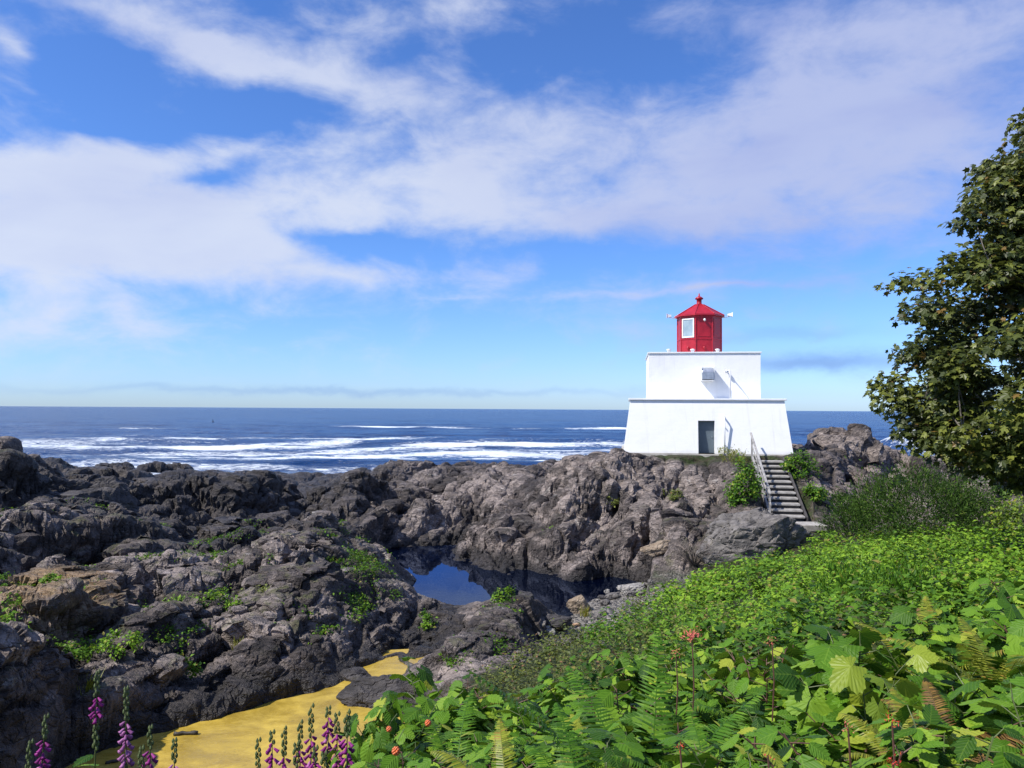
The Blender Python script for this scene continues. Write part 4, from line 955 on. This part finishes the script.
def boulder(px, py, d, dim, label, mat, seed, rz=0.0, sink=.25, sub=5, planes=15, crack=0.0, name='boulder'):
    """an angular stone: the common volume of random half-spaces, weathered with noise"""
    p = P(px, py, d); gz = max(float(ground(p.x, p.y)[0]), -.25 if py > 540 else -9)
    bm = bmesh.new(); bmesh.ops.create_icosphere(bm, subdivisions=sub, radius=1); me = bpy.data.meshes.new(name); bm.to_mesh(me); bm.free()
    v = np.empty(len(me.vertices) * 3); me.vertices.foreach_get('co', v); v = v.reshape(-1, 3); rg = np.random.default_rng(seed)
    n = nrmz(rg.normal(size=(planes, 3))); dd = rg.uniform(.62, 1.0, planes)
    dt = v @ n.T; r = np.where(dt > .05, dd / np.maximum(dt, .05), 9).min(1); r = np.minimum(r, 1.15)
    r = r * (1 + (fbm3(v[:, 0] * 2.2 + seed, v[:, 1] * 2.2, v[:, 2] * 2.2, seed, 4, .6) - .5) * .30)
    f_, t_ = facets3(v[:, 0] * 2 + seed * 3.1, v[:, 1] * 2, v[:, 2] * 2, .8, seed + 5)
    r = r + f_ * .10
    if crack: r = r - crack * np.exp(-((v[:, 0] - .45 - v[:, 2] * .12 + (fbm3(v[:, 0] * 3, v[:, 1] * 3, v[:, 2] * 3, 4, 2) - .5) * .3) / .035) ** 2) * (v[:, 1] < .3)
    v = v * r[:, None] * np.array(dim) / 2
    me.vertices.foreach_set('co', v.ravel()); me.update(); me.materials.append(mat)
    o = bpy.data.objects.new(name, me); COL.objects.link(o); o.location = (p.x, p.y, gz + dim[2] * (.5 - sink)); o.rotation_euler = (0, 0, rz)
    return tag(o, label, 'rock')
boulder(755, 568, 33.8, (6.3, 3.2, 3.8), 'large grey cracked boulder in front of the steps', M_ROCKG, 3, .15, .37, 6, 22, .10)
boulder(380, 694, 21.2, (2.3, 1.2, 1.15), 'dark rock lying at the end of the yellow pool', M_ROCKD, 5, .2, .35, 5)
boulder(353, 672, 23.0, (1.1, .7, .55), 'smaller dark rock behind the rock in the yellow pool', M_ROCKD, 8, .1, .3, 5)
boulder(580, 603, 30.4, (.95, .8, .75), 'tan angular rock on the shingle by the blue pool', M_ROCKT, 12, .4, .2, 4)
boulder(555, 625, 28.2, (1.25, .8, .62), 'dark wedge-shaped rock on the shingle', M_ROCKD, 15, .3, .25, 4)
boulder(634, 590, 32.2, (1.3, .8, .5), 'pale flat-topped rock at the edge of the green bank', M_ROCKW, 18, .1, .2, 4)
boulder(660, 572, 34.6, (1.5, .9, .75), 'brownish slab against the foot of the lighthouse rock', M_ROCKT, 21, .2, .25, 4)
boulder(526, 617, 28.6, (.8, .5, .5), 'small black rock at the near rim of the blue pool', M_ROCKD, 25, .7, .25, 4)
boulder(612, 594, 31.6, (.8, .5, .36), 'low grey stone between the tan rock and the pale rock', M_ROCKG, 31, .5, .2, 4)
boulder(540, 628, 27.6, (.6, .4, .3), 'small grey stone on the shingle near the black rock', M_ROCKG, 36, .3, .2, 4)
boulder(600, 612, 29.3, (.55, .4, .3), 'grey stone on shingle below the tan rock', M_ROCKG, 39, .9, .2, 4)
boulder(60, 470, 38.5, (2.8, 2.0, 1.9), 'dark crag behind the black block, left one of two', M_ROCKD, 45, .3, .4, 5)
boulder(98, 500, 37.2, (4.0, 3.0, 3.4), 'black craggy block at the right end of the left rock mass', M_ROCKD, 48, .5, .42, 6, 18)
boulder(112, 482, 39.5, (2.2, 1.8, 1.7), 'dark crag behind the black block, right one of two', M_ROCKD, 54, .2, .35, 5)
def hit(px, py):        # where the line of sight meets the ground
    dd = np.linspace(18, 42, 240); q = [P(px, py, t) for t in dd]; x = np.array([v.x for v in q]); y = np.array([v.y for v in q]); z = np.array([v.z for v in q])
    below = np.where(z < ground(x, y))[0]
    return (x[below[0]], y[below[0]], dd[below[0]]) if len(below) else None
rs_ = random.Random(77); n_st = 0
for i in range(90):
    px = rs_.uniform(535, 660); py = 626 - (px - 535) * .27 + rs_.uniform(-14, 14); s_ = rs_.uniform(.22, .5); h_ = hit(px, py)
    if h_ is None or n_st >= 20: continue
    a1, a2 = np.array([h_[0]]), np.array([h_[1]])
    if poly_sd(a1, a2, bank_poly)[0] > -.45 or poly_sd(a1, a2, POOL)[0] > -.2: continue
    o = boulder(px, py, h_[2], (s_, s_ * .8, s_ * .65), 'small loose stone among its like on the strip of shingle', (M_ROCKG, M_ROCKW, M_ROCKD, M_ROCKG)[i % 4], 60 + i, rs_.uniform(0, 3), .2, 3, name='loose_stone')
    tag(o, group='loose stones on the shingle'); n_st += 1
def log(px, py, d, l, r, ang_, mat, label, z=None):
    p = P(px, py, d); rg = random.Random(int(px)); mb = MB(); gz = float(ground(p.x, p.y)[0]) if z is None else z
    n = 7; pts = [Vector((l * (i / (n - 1) - .5), rg.gauss(0, l * .02), rg.gauss(0, r * .3))) for i in range(n)]
    mb.tube(pts, [r * rg.uniform(.7, 1.1) for _ in range(n)], 9)
    mb.tube([pts[4], pts[4] + Vector((l * .08, l * .07, r * .8))], [r * .45, r * .2], 6)
    o = mb.build('driftwood', mat, None, True); o.location = (p.x, p.y, gz + r * .7); o.rotation_euler = (0, .02, ang_); tag(o, label, 'driftwood')
M_WOOD = simple('bleached_drift_wood', (.36, .24, .15), .8, .3, 6.0, 0, .01); M_WETWOOD = simple('wet_black_wood', (.035, .028, .022), .6, .3, 6.0, 0, .01)
log(569, 619, 28.9, .85, .07, .1, M_WOOD, 'bleached piece of driftwood on the shingle')
log(186, 727, 19.0, .55, .05, .15, M_WETWOOD, 'wet black stick floating in the yellow pool', .06)
log(112, 754, 17.5, .25, .04, .4, M_WETWOOD, 'short dark chip of wood floating near the left end of the yellow pool', .06)
# ---------------------------------------------------------------- the maple at the right edge
def make_tree():
    rg = np.random.default_rng(31)
    X0, Y0 = 13.85, 17.4; gz = float(ground(X0, Y0)[0])
    e = empty('maple_tree', (X0, Y0, gz), 'broadleaf maple tree with dark olive crown leaning in from the right edge', 'tree')
    # crown radius by height, read off the outline
    Z = np.array([6.0, 6.6, 7.3, 8.2, 9.1, 10.0, 11.0, 12.0, 12.8, 13.7, 14.9, 16.0, 17.2]) - gz
    Rr = np.array([.6, 2.9, 4.3, 4.85, 4.95, 4.45, 4.0, 3.55, 3.1, 2.55, 1.8, 1.2, .3])
    cl = []
    while len(cl) < 380:
        z = Z[0] + (Z[-1] - Z[0]) * ((len(cl) * .618034) % 1.0) ** 1.15; a = rg.uniform(0, 2 * math.pi)
        if math.cos(a) > .3 and rg.random() < .55: continue
        f = rg.uniform(.25, 1.0) ** .5; r = np.interp(z, Z, Rr) * (1 + .42 * (vnoise2(np.array([a * 1.6]), np.array([z * .8]), 5)[0] - .5)) * f * .93
        cl.append((r * math.cos(a), r * math.sin(a), z, f))
    cl = np.array(cl)
    tr_ = MB(); top = np.array([.1, .2, Z[-1] - .8])
    spine = [(0, 0, -.4), (.05, .0, 1.2), (-.12, .1, 2.8), (.0, .15, 5.2), (.12, .2, 8.0), tuple(top)]
    tr_.tube(spine, [.34, .27, .22, .16, .09, .02], 12)
    trunk = tr_.build('trunk', M_BARK, e, True)
    sp_ = np.array(spine)
    # limbs: from the trunk to the outer clusters, then boughs from the limbs to the others
    nodes = []
    order = np.argsort(-cl[:, 3]); limbs = []
    for i in order:
        c = cl[i, :3]
        if all(np.linalg.norm(c - q) > 1.9 for q in limbs): limbs.append(c)
    for c in limbs[:34]:
        h0 = max(1.0, c[2] - np.hypot(c[0], c[1]) * rg.uniform(.25, .6)); b0 = np.array([np.interp(h0, sp_[:, 2], sp_[:, 0]), np.interp(h0, sp_[:, 2], sp_[:, 1]), h0])
        pts = [b0 + (c - b0) * t + np.array([0, 0, .35 * math.sin(math.pi * t)]) + rg.normal(size=3) * .09 * (0 < t < 1) for t in np.linspace(0, 1, 7)]
        r0 = .035 + .012 * np.linalg.norm(c - b0)
        one = MB().tube([tuple(p) for p in pts], list(np.linspace(r0, .012, 7)), 7); one.build('limb', M_BARK, trunk, True); nodes += pts[2:]
    bo = MB(); nd = np.array(nodes)
    for c in cl[:, :3]:
        dd = np.linalg.norm(nd - c, axis=1) + np.maximum(0, nd[:, 2] - c[2]) * .8; q = nd[dd.argmin()]
        if np.linalg.norm(c - q) > .15:
            m_ = (q + c) / 2 + rg.normal(size=3) * .10; bo.tube([tuple(q), tuple(m_), tuple(c)], [.018, .012, .006], 5)
        for j in range(3):
            t = c + rg.normal(size=3) * np.array([.2, .2, .1]); bo.tube([tuple(c), tuple(t)], [.007, .003], 4)
    bo.build('bough', M_BARK, trunk)
    k = 235
    off = rg.normal(size=(len(cl), k, 3)); off = nrmz(off) * rg.random((len(cl), k, 1)) ** .55
    sc = np.stack([rg.uniform(.55, .95, len(cl)), rg.uniform(.55, .95, len(cl)), rg.uniform(.28, .52, len(cl))], 1)
    Q = cl[:, None, :3] + off * sc[:, None, :]
    Q[..., 2] -= .16 * (off[..., 0] ** 2 + off[..., 1] ** 2)
    N = nrmz(off * np.array([.5, .5, .3]) + np.array([-.15, -.15, .75]) + rg.normal(size=off.shape) * .42)
    # a share of the clusters carries paler yellow-green leaf, most of it on the outside of the crown
    tone_ = np.clip(.36 + .75 * (rg.random(len(cl)) ** 1.4) * (cl[:, 3] > .7), 0, 1)
    T = nrmz(off * np.array([1, 1, .2]) + np.array([0, 0, -.35]) + rg.normal(size=off.shape) * .35)
    leafset('crown', *MAPLE, Q.reshape(-1, 3), N.reshape(-1, 3), rg.uniform(.10, .19, Q.size // 3), rg, M_MAPLE, np.repeat(tone_, k), e, T.reshape(-1, 3))
make_tree()

# ---------------------------------------------------------------- foreground thicket
LB = [lobed_leaf(13, .34, .17, 1), lobed_leaf(13, .40, .06, 2), lobed_leaf(11, .30, .0, 3), palm_leaf(4), palm_leaf(5)]
LEAF_TMPL = [(l[0], l[1], l[2]) for l in LB]
def bramble_proto(h, w, nst, lsz, mat, seed, kind, tone=.5, red=False, npl=14):
    """one bush: arching canes, and leaves held flat along the upper canes"""
    rg = np.random.default_rng(seed)
    e = empty('bramble_bush', (0, 0, 0)); cane = MB(); Pn, Nn, Tn = [], [], []
    for i in range(nst):
        a = rg.uniform(0, 2 * math.pi); sp_ = rg.uniform(.25, 1.0) * w / 2; hh = h * rg.uniform(.72, 1.02)
        pts = [Vector((math.cos(a) * sp_ * t ** 1.6, math.sin(a) * sp_ * t ** 1.6, hh * (t - .12 * t ** 3))) for t in np.linspace(0, 1, 7)]
        cane.tube(pts, list(np.linspace(.0075, .003, 7)), 5)
        for j in range(npl):
            t = 1 - (j / npl) ** 1.15 * .68 + rg.normal() * .02; t = min(.999, max(.15, t)); q = pts[int(t * 6)].lerp(pts[min(6, int(t * 6) + 1)], t * 6 - int(t * 6))
            b_ = a + j * 2.4 + rg.normal() * .4; out = Vector((math.cos(b_), math.sin(b_), .35 if j else .8)).normalized(); pl = lsz * rg.uniform(.35, .9)
            tip = q + out * pl; cane.tube([q, tip], [.0028, .0018], 4)
            for kk in range(3 if kind == 2 else 1):
                ang_ = (0, .95, -.95)[kk]; dr_ = Vector((math.cos(b_ + ang_), math.sin(b_ + ang_), -.18 + rg.normal() * .22))
                Pn.append(tip); Tn.append(dr_.normalized()); nn = Vector((rg.normal() * .42 - .14, rg.normal() * .42 - .18, 1)) + out * .25; Nn.append(nn.normalized())
    cane.build('cane', M_REDSTEM if red else M_STEM, e)
    Pn, Nn, Tn = (np.array([tuple(v) for v in q]) for q in (Pn, Nn, Tn))
    tm, fc, uv = LEAF_TMPL[kind]
    leafset('leaves', tm, fc, Pn, Nn, lsz * rg.uniform(.70, 1.40, len(Pn)), rg, mat, np.clip(tone + rg.normal(size=len(Pn)) * .24, 0, 1), e, Tn, uv)
    return e
def copy_thing(src, **kw):
    c = src.copy(); COL.objects.link(c)
    for ch in src.children:
        d_ = ch.copy(); COL.objects.link(d_); d_.parent = c
        for g in ch.children:
            f_ = g.copy(); COL.objects.link(f_); f_.parent = d_
    return c
PROTO = [bramble_proto(.95, .80, 10, .125, M_BRAMBLE, 1, 3, .45), bramble_proto(.85, .85, 10, .115, M_BRAMBLE, 2, 1, .6, True), bramble_proto(.9, .8, 9, .088, M_BRAMBLE, 3, 2, .5),
         bramble_proto(.8, .9, 10, .095, M_BRAMBLE, 4, 2, .7, True), bramble_proto(.9, .75, 9, .15, M_BRAMBLE, 5, 4, .4)]
used = set()
PLAIN = ('dense green bramble bush among its like in the foreground thicket', 'bramble bushes of the foreground thicket')
def put(pi, px, py, d, label=None, group=None, rz=0.0, k=1.0):
    """stand a bush where its top reaches the given height"""
    p = P(px, py, d); gz = float(ground(p.x, p.y)[0]); h = (.95, .85, .9, .8, .9)[pi] * .97
    s = min(1.5, max(.55, (p.z - gz) / h)) * k
    o = PROTO[pi] if pi not in used else copy_thing(PROTO[pi]); used.add(pi)
    o.location = (p.x, p.y, p.z - h * s if s > .56 else gz); o.scale = (s ** .5 * k, s ** .5 * k, s); o.rotation_euler = (0, 0, rz)
    if o.location.z > gz: o.location.z = gz; o.scale.z = (p.z - gz) / h
    for q in ('label', 'category', 'group'):
        if q in o: del o[q]
    tag(o, label or PLAIN[0], 'bush', group or (None if label else PLAIN[1])); return o
rr = random.Random(4)
# canopy of the thicket: (distance, rows of px -> py of the leaf tops)
TOPS = {7.2: [(470, 668), (560, 655), (640, 640), (740, 615), (840, 600), (930, 585), (1030, 570), (1130, 560)],
        5.6: [(430, 690), (520, 676), (600, 668), (680, 648), (760, 640), (850, 622), (940, 606), (1040, 590), (1140, 580)],
        4.4: [(418, 716), (480, 706), (560, 696), (630, 690), (700, 668), (780, 662), (860, 648), (945, 632), (1040, 615), (1140, 610)],
        3.5: [(425, 752), (480, 742), (550, 728), (630, 722), (710, 700), (790, 694), (870, 684), (955, 668), (1045, 650), (1150, 650)],
        2.8: [(450, 792), (500, 775), (590, 766), (680, 745), (770, 735), (860, 724), (960, 706), (1060, 690)]}
for d_, row in TOPS.items():
    for px, py in row:
        put(rr.choice((0, 1, 2, 3, 0, 4) if d_ > 3 else (2, 3, 1, 0)), px + rr.uniform(-18, 18), py + rr.uniform(-6, 16), d_ * rr.uniform(.94, 1.06), rz=rr.uniform(0, 6.28))
for px, py, d_ in ((720, 604, 10.5), (800, 583, 13), (662, 632, 12), (868, 577, 12), (962, 564, 11), (1005, 546, 14), (760, 570, 19), (625, 640, 14), (835, 556, 20), (900, 548, 20), (705, 590, 22), (590, 655, 15), (940, 585, 8.5), (780, 606, 9.5)):
    put(rr.choice((2, 3, 2, 1)), px, py + 4, d_, 'bramble clump standing a little above the low cover of the bank', 'bramble clumps scattered over the bank', rr.uniform(0, 6), .8)
put(4, 374, 694, 4.3, 'leggy bramble spray standing clear in front of the yellow pool', rz=.5, k=.62)
put(0, 432, 662, 5.4, 'bright bramble bush at the left tip of the thicket, against the grey rock', rz=2.2)
put(4, 850, 636, 4.2, 'bush with the broadest leaves, in the middle right of the thicket', rz=1.2, k=1.05)
yb = bramble_proto(.8, .5, 4, .16, M_YELLOWLEAF, 15, 3, .75, False, 4); yb.name = 'yellow_bramble'
p = P(872, 648, 3.7); g = float(ground(p.x, p.y)[0]); yb.location = (p.x, p.y, g); yb.scale = (.8, .8, (p.z - g) / .76); tag(yb, 'bush with large lime-yellow leaves catching the sun at right of the thicket', 'bush')
# ferns
def frond_mesh(name, L, arch, mat, seed, npair=44, wd=.135):
    rg = np.random.default_rng(seed); v, f, rnd = [], [], []
    def c_(t): return np.array([L * (t * (1 - .18 * t * arch)), 0, L * (1.05 * t - arch * .62 * t * t)])
    n = npair
    for i in range(n):      # midrib
        for s_ in (-1, 1): v.append(c_(i / (n - 1)) + np.array([0, s_ * .003 * (1.2 - i / n), 0])); rnd.append(.2)
        if i: f.append([2 * i - 2, 2 * i - 1, 2 * i + 1, 2 * i])
    for i in range(2, n):
        t = i / n; p = c_(t); tg = c_(t + .01) - c_(t); tg /= np.linalg.norm(tg); up = np.cross(np.array([0, 1.0, 0]), tg) * -1; l = wd * L * (math.sin(math.pi * min(1, t * .86 + .12)) ** .7) * (1.05 - .5 * t) * 1.25
        w = L / n * .40
        for s_ in (-1, 1):
            dr_ = np.array([0, s_ * 1.0, 0]) + tg * (.35 + rg.normal() * .05) - np.abs(up) * 0 + up * (-.22 + rg.normal() * .10); dr_ /= np.linalg.norm(dr_)
            b0 = len(v); r_ = rg.random()
            v += [p - tg * w * .8, p + tg * w * .8, p + dr_ * l * .55 + tg * w * .9, p + dr_ * l * .55 - tg * w * .7, p + dr_ * l + tg * w * .6 - up * .01]; rnd += [r_] * 5
            f += [[b0, b0 + 1, b0 + 2, b0 + 3], [b0 + 3, b0 + 2, b0 + 4]]
    L_ = np.concatenate(f); st_ = np.concatenate([[0], np.cumsum([len(q) for q in f])[:-1]])
    o = mesh_obj(name, np.array(v), L_, st_, mat, {'rnd': rnd, 'tone': np.full(len(v), .5)}); return o
def fern(px, py, d, label, mat, L=.75, nf=9, arch=.75, seed=0, h=None, tilt=0.0):
    p = P(px, py, d); gz = float(ground(p.x, p.y)[0]); rg = random.Random(seed + 90)
    top = .72 * L; e = empty('sword_fern', (p.x, p.y, max(gz, p.z - top)), label, 'fern')
    base = [frond_mesh('frond', L * s_, arch * a_, mat, seed * 7 + i) for i, (s_, a_) in enumerate(((1, 1), (.9, 1.25), (1.05, .75)))]
    for i in range(nf):
        o = base[i] if i < 3 else base[i % 3].copy()
        if i >= 3: COL.objects.link(o)
        o.parent = e; o.rotation_euler = (rg.uniform(-.25, .25), rg.uniform(-.15, .2), 2 * math.pi * i / nf + rg.uniform(-.3, .3)); s_ = rg.uniform(.8, 1.08); o.scale = (s_, s_, s_)
    return e
fern(648, 684, 3.2, 'tall upright green sword fern below the coral flower, centre of the thicket', M_FERN, .78, 9, .6, 1)
fern(590, 745, 2.7, 'green fern at the bottom centre, left of the tall upright fern', M_FERN, .5, 8, 1.0, 2)
fern(512, 735, 3.0, 'yellow-green fern low at the left part of the thicket', M_FERNY, .5, 8, 1.05, 3)
fern(760, 668, 4.2, 'green fern in the middle of the thicket, left of the broad-leaved bush', M_FERN, .62, 8, 1.0, 4)
fern(960, 690, 3.2, 'withered brown and yellow fern at the right of the thicket', M_FERNB, .52, 9, 1.05, 5)
fern(930, 705, 2.9, 'yellowed fern next to the withered brown fern', M_FERNY, .48, 8, 1.0, 6)
fern(1000, 606, 4.1, 'lime-yellow fern rising at the right edge of the thicket', M_FERNY, .72, 8, .9, 7)
fern(930, 618, 5.6, 'yellow-green fern at the far edge of the thicket', M_FERNY, .68, 9, .95, 8)
fern(840, 628, 6.0, 'dark green fern at the far edge of the thicket, left of the yellow-green one', M_FERN, .65, 9, .95, 9)
fern(455, 715, 3.9, 'green fern at the left end of the thicket', M_FERN, .5, 8, 1.0, 10)
fern(1000, 745, 2.6, 'green fern in the bottom right corner', M_FERN, .5, 8, 1.05, 11)
fern(720, 725, 3.0, 'green fern between the tall upright fern and the yellowed ferns', M_FERN, .5, 9, 1.0, 12)
# red and coral flowers on stalks
def flower(px, py, d, label, mat, n=14, r=.035, hh=.5, name='paintbrush_flower'):
    p = P(px, py, d); e = empty(name, (p.x, p.y, p.z - hh), label, 'flower'); rg = np.random.default_rng(int(px))
    MB().tube([(0, 0, 0), (.01, 0, hh * .5), (0, 0, hh)], [.004, .004, .003], 5).build('stem', M_REDSTEM, e)
    u = nrmz(rg.normal(size=(n * 3, 3)) * np.array([1, 1, .6]) + np.array([0, 0, .7])); Q = np.array([0, 0, hh]) + rg.normal(size=u.shape) * r * .7
    leafset('petals', *LEAF_N, Q, nrmz(np.cross(u, rg.normal(size=u.shape))), r * .9 * rg.uniform(.6, 1.2, len(Q)), rg, mat, .5, e, u)
flower(692, 636, 4.1, 'largest coral flower head, standing above the middle of the thicket', M_PINK, 40, .026, .5)
flower(676, 655, 4.2, 'small coral flower just below the largest one', M_PINK, 10, .02, .35)
flower(772, 642, 4.0, 'coral flower beside the broad-leaved bush', M_PINK, 10, .020, .4)
flower(892, 722, 2.7, 'scarlet flower in the lower right of the thicket', M_RED2, 12, .015, .35)
flower(893, 762, 2.4, 'crimson flower at the bottom edge, lower right', M_RED2, 12, .014, .35)
flower(680, 745, 2.7, 'scarlet flower at bottom centre', M_RED2, 8, .012, .3)
flower(848, 728, 2.8, 'pale coral blossom left of the scarlet flower', M_PINK, 10, .013, .3)
flower(768, 756, 2.5, 'small scarlet flower at the bottom edge, centre', M_RED2, 8, .011, .3)
def berry(px, py, d, label, r=.013):
    p = P(px, py, d); e = empty('salmonberry', (p.x, p.y, p.z), label, 'berry')
    m_ = MB(); rg = random.Random(int(px))
    bm = m_.b
    for i in range(26):
        t = i * 2.4; zz = 1 - 2 * (i + .5) / 26; q = Vector((math.cos(t) * math.sqrt(1 - zz * zz), math.sin(t) * math.sqrt(1 - zz * zz), zz)) * r * .8
        bmesh.ops.create_icosphere(bm, subdivisions=1, radius=r * .42, matrix=Matrix.Translation(q))
    m_.build('drupelets', M_BERRY, e, True)
    MB().tube([(0, 0, r), (.01, .0, r * 3), (.03, .02, r * 5)], [.002, .002, .002], 5).build('stalk', M_STEM, e)
berry(396, 751, 3.2, 'orange berry hanging at the lower left tip of the thicket', .016)
berry(428, 723, 3.4, 'orange berry above its neighbour at the left of the thicket', .013)
berry(389, 729, 3.3, 'small orange berry left of the thicket, over the yellow pool', .011)

# ---------------------------------------------------------------- foxgloves along the brink on the left
M_FOX = mat_leaf('foxglove_bells', [(.20, .015, .15), (.38, .040, .27), (.56, .13, .42), (.56, .22, .46)], .30, .5)
M_FOXP = mat_leaf('pale_foxglove_bells', [(.30, .10, .26), (.50, .20, .42), (.66, .42, .58), (.70, .5, .6)], .30, .5)
def foxglove(px, py, d, h, fl0, fl1, label, mat, seed, lean=0.0, group=None):
    """spire: green buds at the tip, drooping bells between fl0 and fl1 of the height, seed pods below"""
    p = P(px, py, d); gz = float(ground(p.x, p.y)[0]); rg = random.Random(seed); H = max(h, p.z - gz)
    e = empty('foxglove', (p.x - lean * H, p.y, p.z - H), label, 'flower', group)
    ax = lambda t: Vector((lean * H * t * t, .02 * math.sin(t * 3), H * t))
    pods = MB().tube([ax(t) for t in np.linspace(0, 1, 9)], list(np.linspace(.008, .002, 9)), 6)
    bl = MB(); nb = 40
    for i in range(nb):
        span = min(.52, .46 / H); t = 1 - (i / nb) * span; a = i * 2.399 + rg.uniform(-.3, .3)
        if math.sin(a) > .75 and rg.random() < .5: continue
        q = ax(t); o_ = Vector((math.cos(a), math.sin(a), 0)); f_ = (1 - t) / span
        if fl0 < f_ < fl1:
            s_ = .038 * (.75 + .45 * (f_ - fl0)) ; dr_ = (o_ * .75 + Vector((0, 0, -.65))).normalized(); b0 = q + o_ * .008
            s1 = dr_.cross(Vector((0, 0, 1))).normalized(); s2 = dr_.cross(s1)
            bl.rings([[b0 + dr_ * s_ * k + (s1 * math.cos(w) + s2 * math.sin(w)) * s_ * r_ for w in np.linspace(0, 2 * math.pi, 8)[:-1]] for k, r_ in ((0, .10), (.35, .24), (.9, .30), (1.15, .42))], True)
        else:
            s_ = .014 if f_ < fl0 else .016; c_ = q + o_ * .012
            pods.lathe([(.002, -s_), (s_ * .6, -s_ * .3), (s_ * .55, s_ * .4), (.001, s_ * 1.3)], 6, tuple(c_))
    if bl.b.faces:
        o = bl.build('bells', mat, e, True); n_v = len(o.data.vertices)
        at = o.data.attributes.new('rnd', 'FLOAT', 'POINT'); at.data.foreach_set('value', np.repeat(np.random.default_rng(seed).random(n_v // 28 + 1), 28)[:n_v].astype(np.float32))
    pods.build('stem', M_STEM, e)
    r2 = np.random.default_rng(seed); k = 12; a = r2.uniform(0, 6.28, k); T = np.stack([np.cos(a), np.sin(a), r2.uniform(.1, .6, k)], 1)
    tm, fc, uv = LEAF_TMPL[2]
    leafset('leaves', tm, fc, np.stack([lean * H * .05 + 0 * a, 0 * a, r2.uniform(.05, .70, k) * H], 1), nrmz(np.array([0, 0, 1.0]) + r2.normal(size=(k, 3)) * .3), r2.uniform(.07, .16, k), r2, M_BRAMBLE, .5, e, T, uv)
FX = [(97, 672, 4.6, .30, .62, 'tallest magenta foxglove on the left, with bells halfway up', 0, .01), (46, 716, 4.4, .30, .70, 'leaning magenta foxglove second from the left edge', 0, .05), (30, 742, 4.3, .9, .9, 'green foxglove spike without bells at the far left', 0, .04),
      (126, 688, 4.5, .42, .95, 'pale-speckled pink foxglove next to the tallest one', 1, 0), (150, 727, 4.4, .25, .75, 'dark plum foxglove in front of the yellow pool, left part', 0, 0), (174, 740, 4.4, .30, .90, 'pale lilac foxglove in front of the yellow pool', 1, .0),
      (141, 748, 4.3, .9, .9, 'short green foxglove spike beside the plum one', 0, 0), (258, 740, 4.6, .8, .9, 'green seeding foxglove spike left of the cluster', 0, 0), (272, 732, 4.4, .15, .95, 'bright purple foxglove at the left of the cluster', 0, 0), (284, 728, 4.6, .35, .8, 'slender dark foxglove behind the bright purple one', 0, 0),
      (300, 722, 4.7, .35, .9, 'magenta foxglove in the left half of the cluster', 0, 0), (311, 706, 4.6, .38, .95, 'tallest foxglove of the cluster in front of the yellow pool', 0, 0), (328, 708, 4.7, .12, .60, 'deep purple foxglove right of the tallest of the cluster', 0, 0), (337, 714, 4.5, .25, .85, 'purple foxglove with drooping tip at the right of the cluster', 0, 0),
      (347, 712, 3.9, .30, .9, 'thin foxglove in front of the bramble spray, right of the cluster', 0, 0), (315, 748, 4.2, .15, .9, 'short stout purple foxglove low in the cluster', 0, 0), (324, 753, 3.9, .25, .95, 'short magenta foxglove at the foot of the bramble spray', 0, 0), (296, 744, 4.2, .3, .95, 'short purple foxglove low at the left of the cluster', 0, 0)]
for i, (px, py, d, f0, f1, lb, pale, ln) in enumerate(FX):
    foxglove(px, py, d, 1.05, f0, f1, lb, M_FOXP if pale else M_FOX, 300 + i, ln, 'foxgloves on the brink')
# grass at the foot of the foxgloves and among the thicket
def grass_tuft(px, py, d, label, n, h, mat, seed):
    p = P(px, py, d); gz = float(ground(p.x, p.y)[0]); rg = np.random.default_rng(seed); e_ = (p.x, p.y, gz)
    a = rg.uniform(0, 6.28, n); T = nrmz(np.stack([np.cos(a) * .35, np.sin(a) * .35, np.ones(n)], 1)); N = nrmz(np.stack([np.cos(a), np.sin(a), -.3 + 0 * a], 1))
    Q = rg.normal(size=(n, 3)) * np.array([.09, .09, 0])
    o = leafset('grass_tuft', *BLADE, Q, N, h * rg.uniform(.5, 1.1, n), rg, mat, .5, None, T); o.location = e_; tag(o, label, 'grass')
for px, py, d, n, h, m_, lb in ((85, 706, 18.2, 70, .7, M_FERNY, 'yellow-green grass tuft on the rock at the left end of the yellow pool'), (240, 640, 22.8, 90, .6, M_FERNY, 'pale grass tuft on the rock face above the yellow pool'),
                               (585, 612, 29.6, 80, .45, M_FERNY, 'ochre grass tuft behind the tan rock')):
    grass_tuft(px, py, d, lb, n, h, m_, int(px))
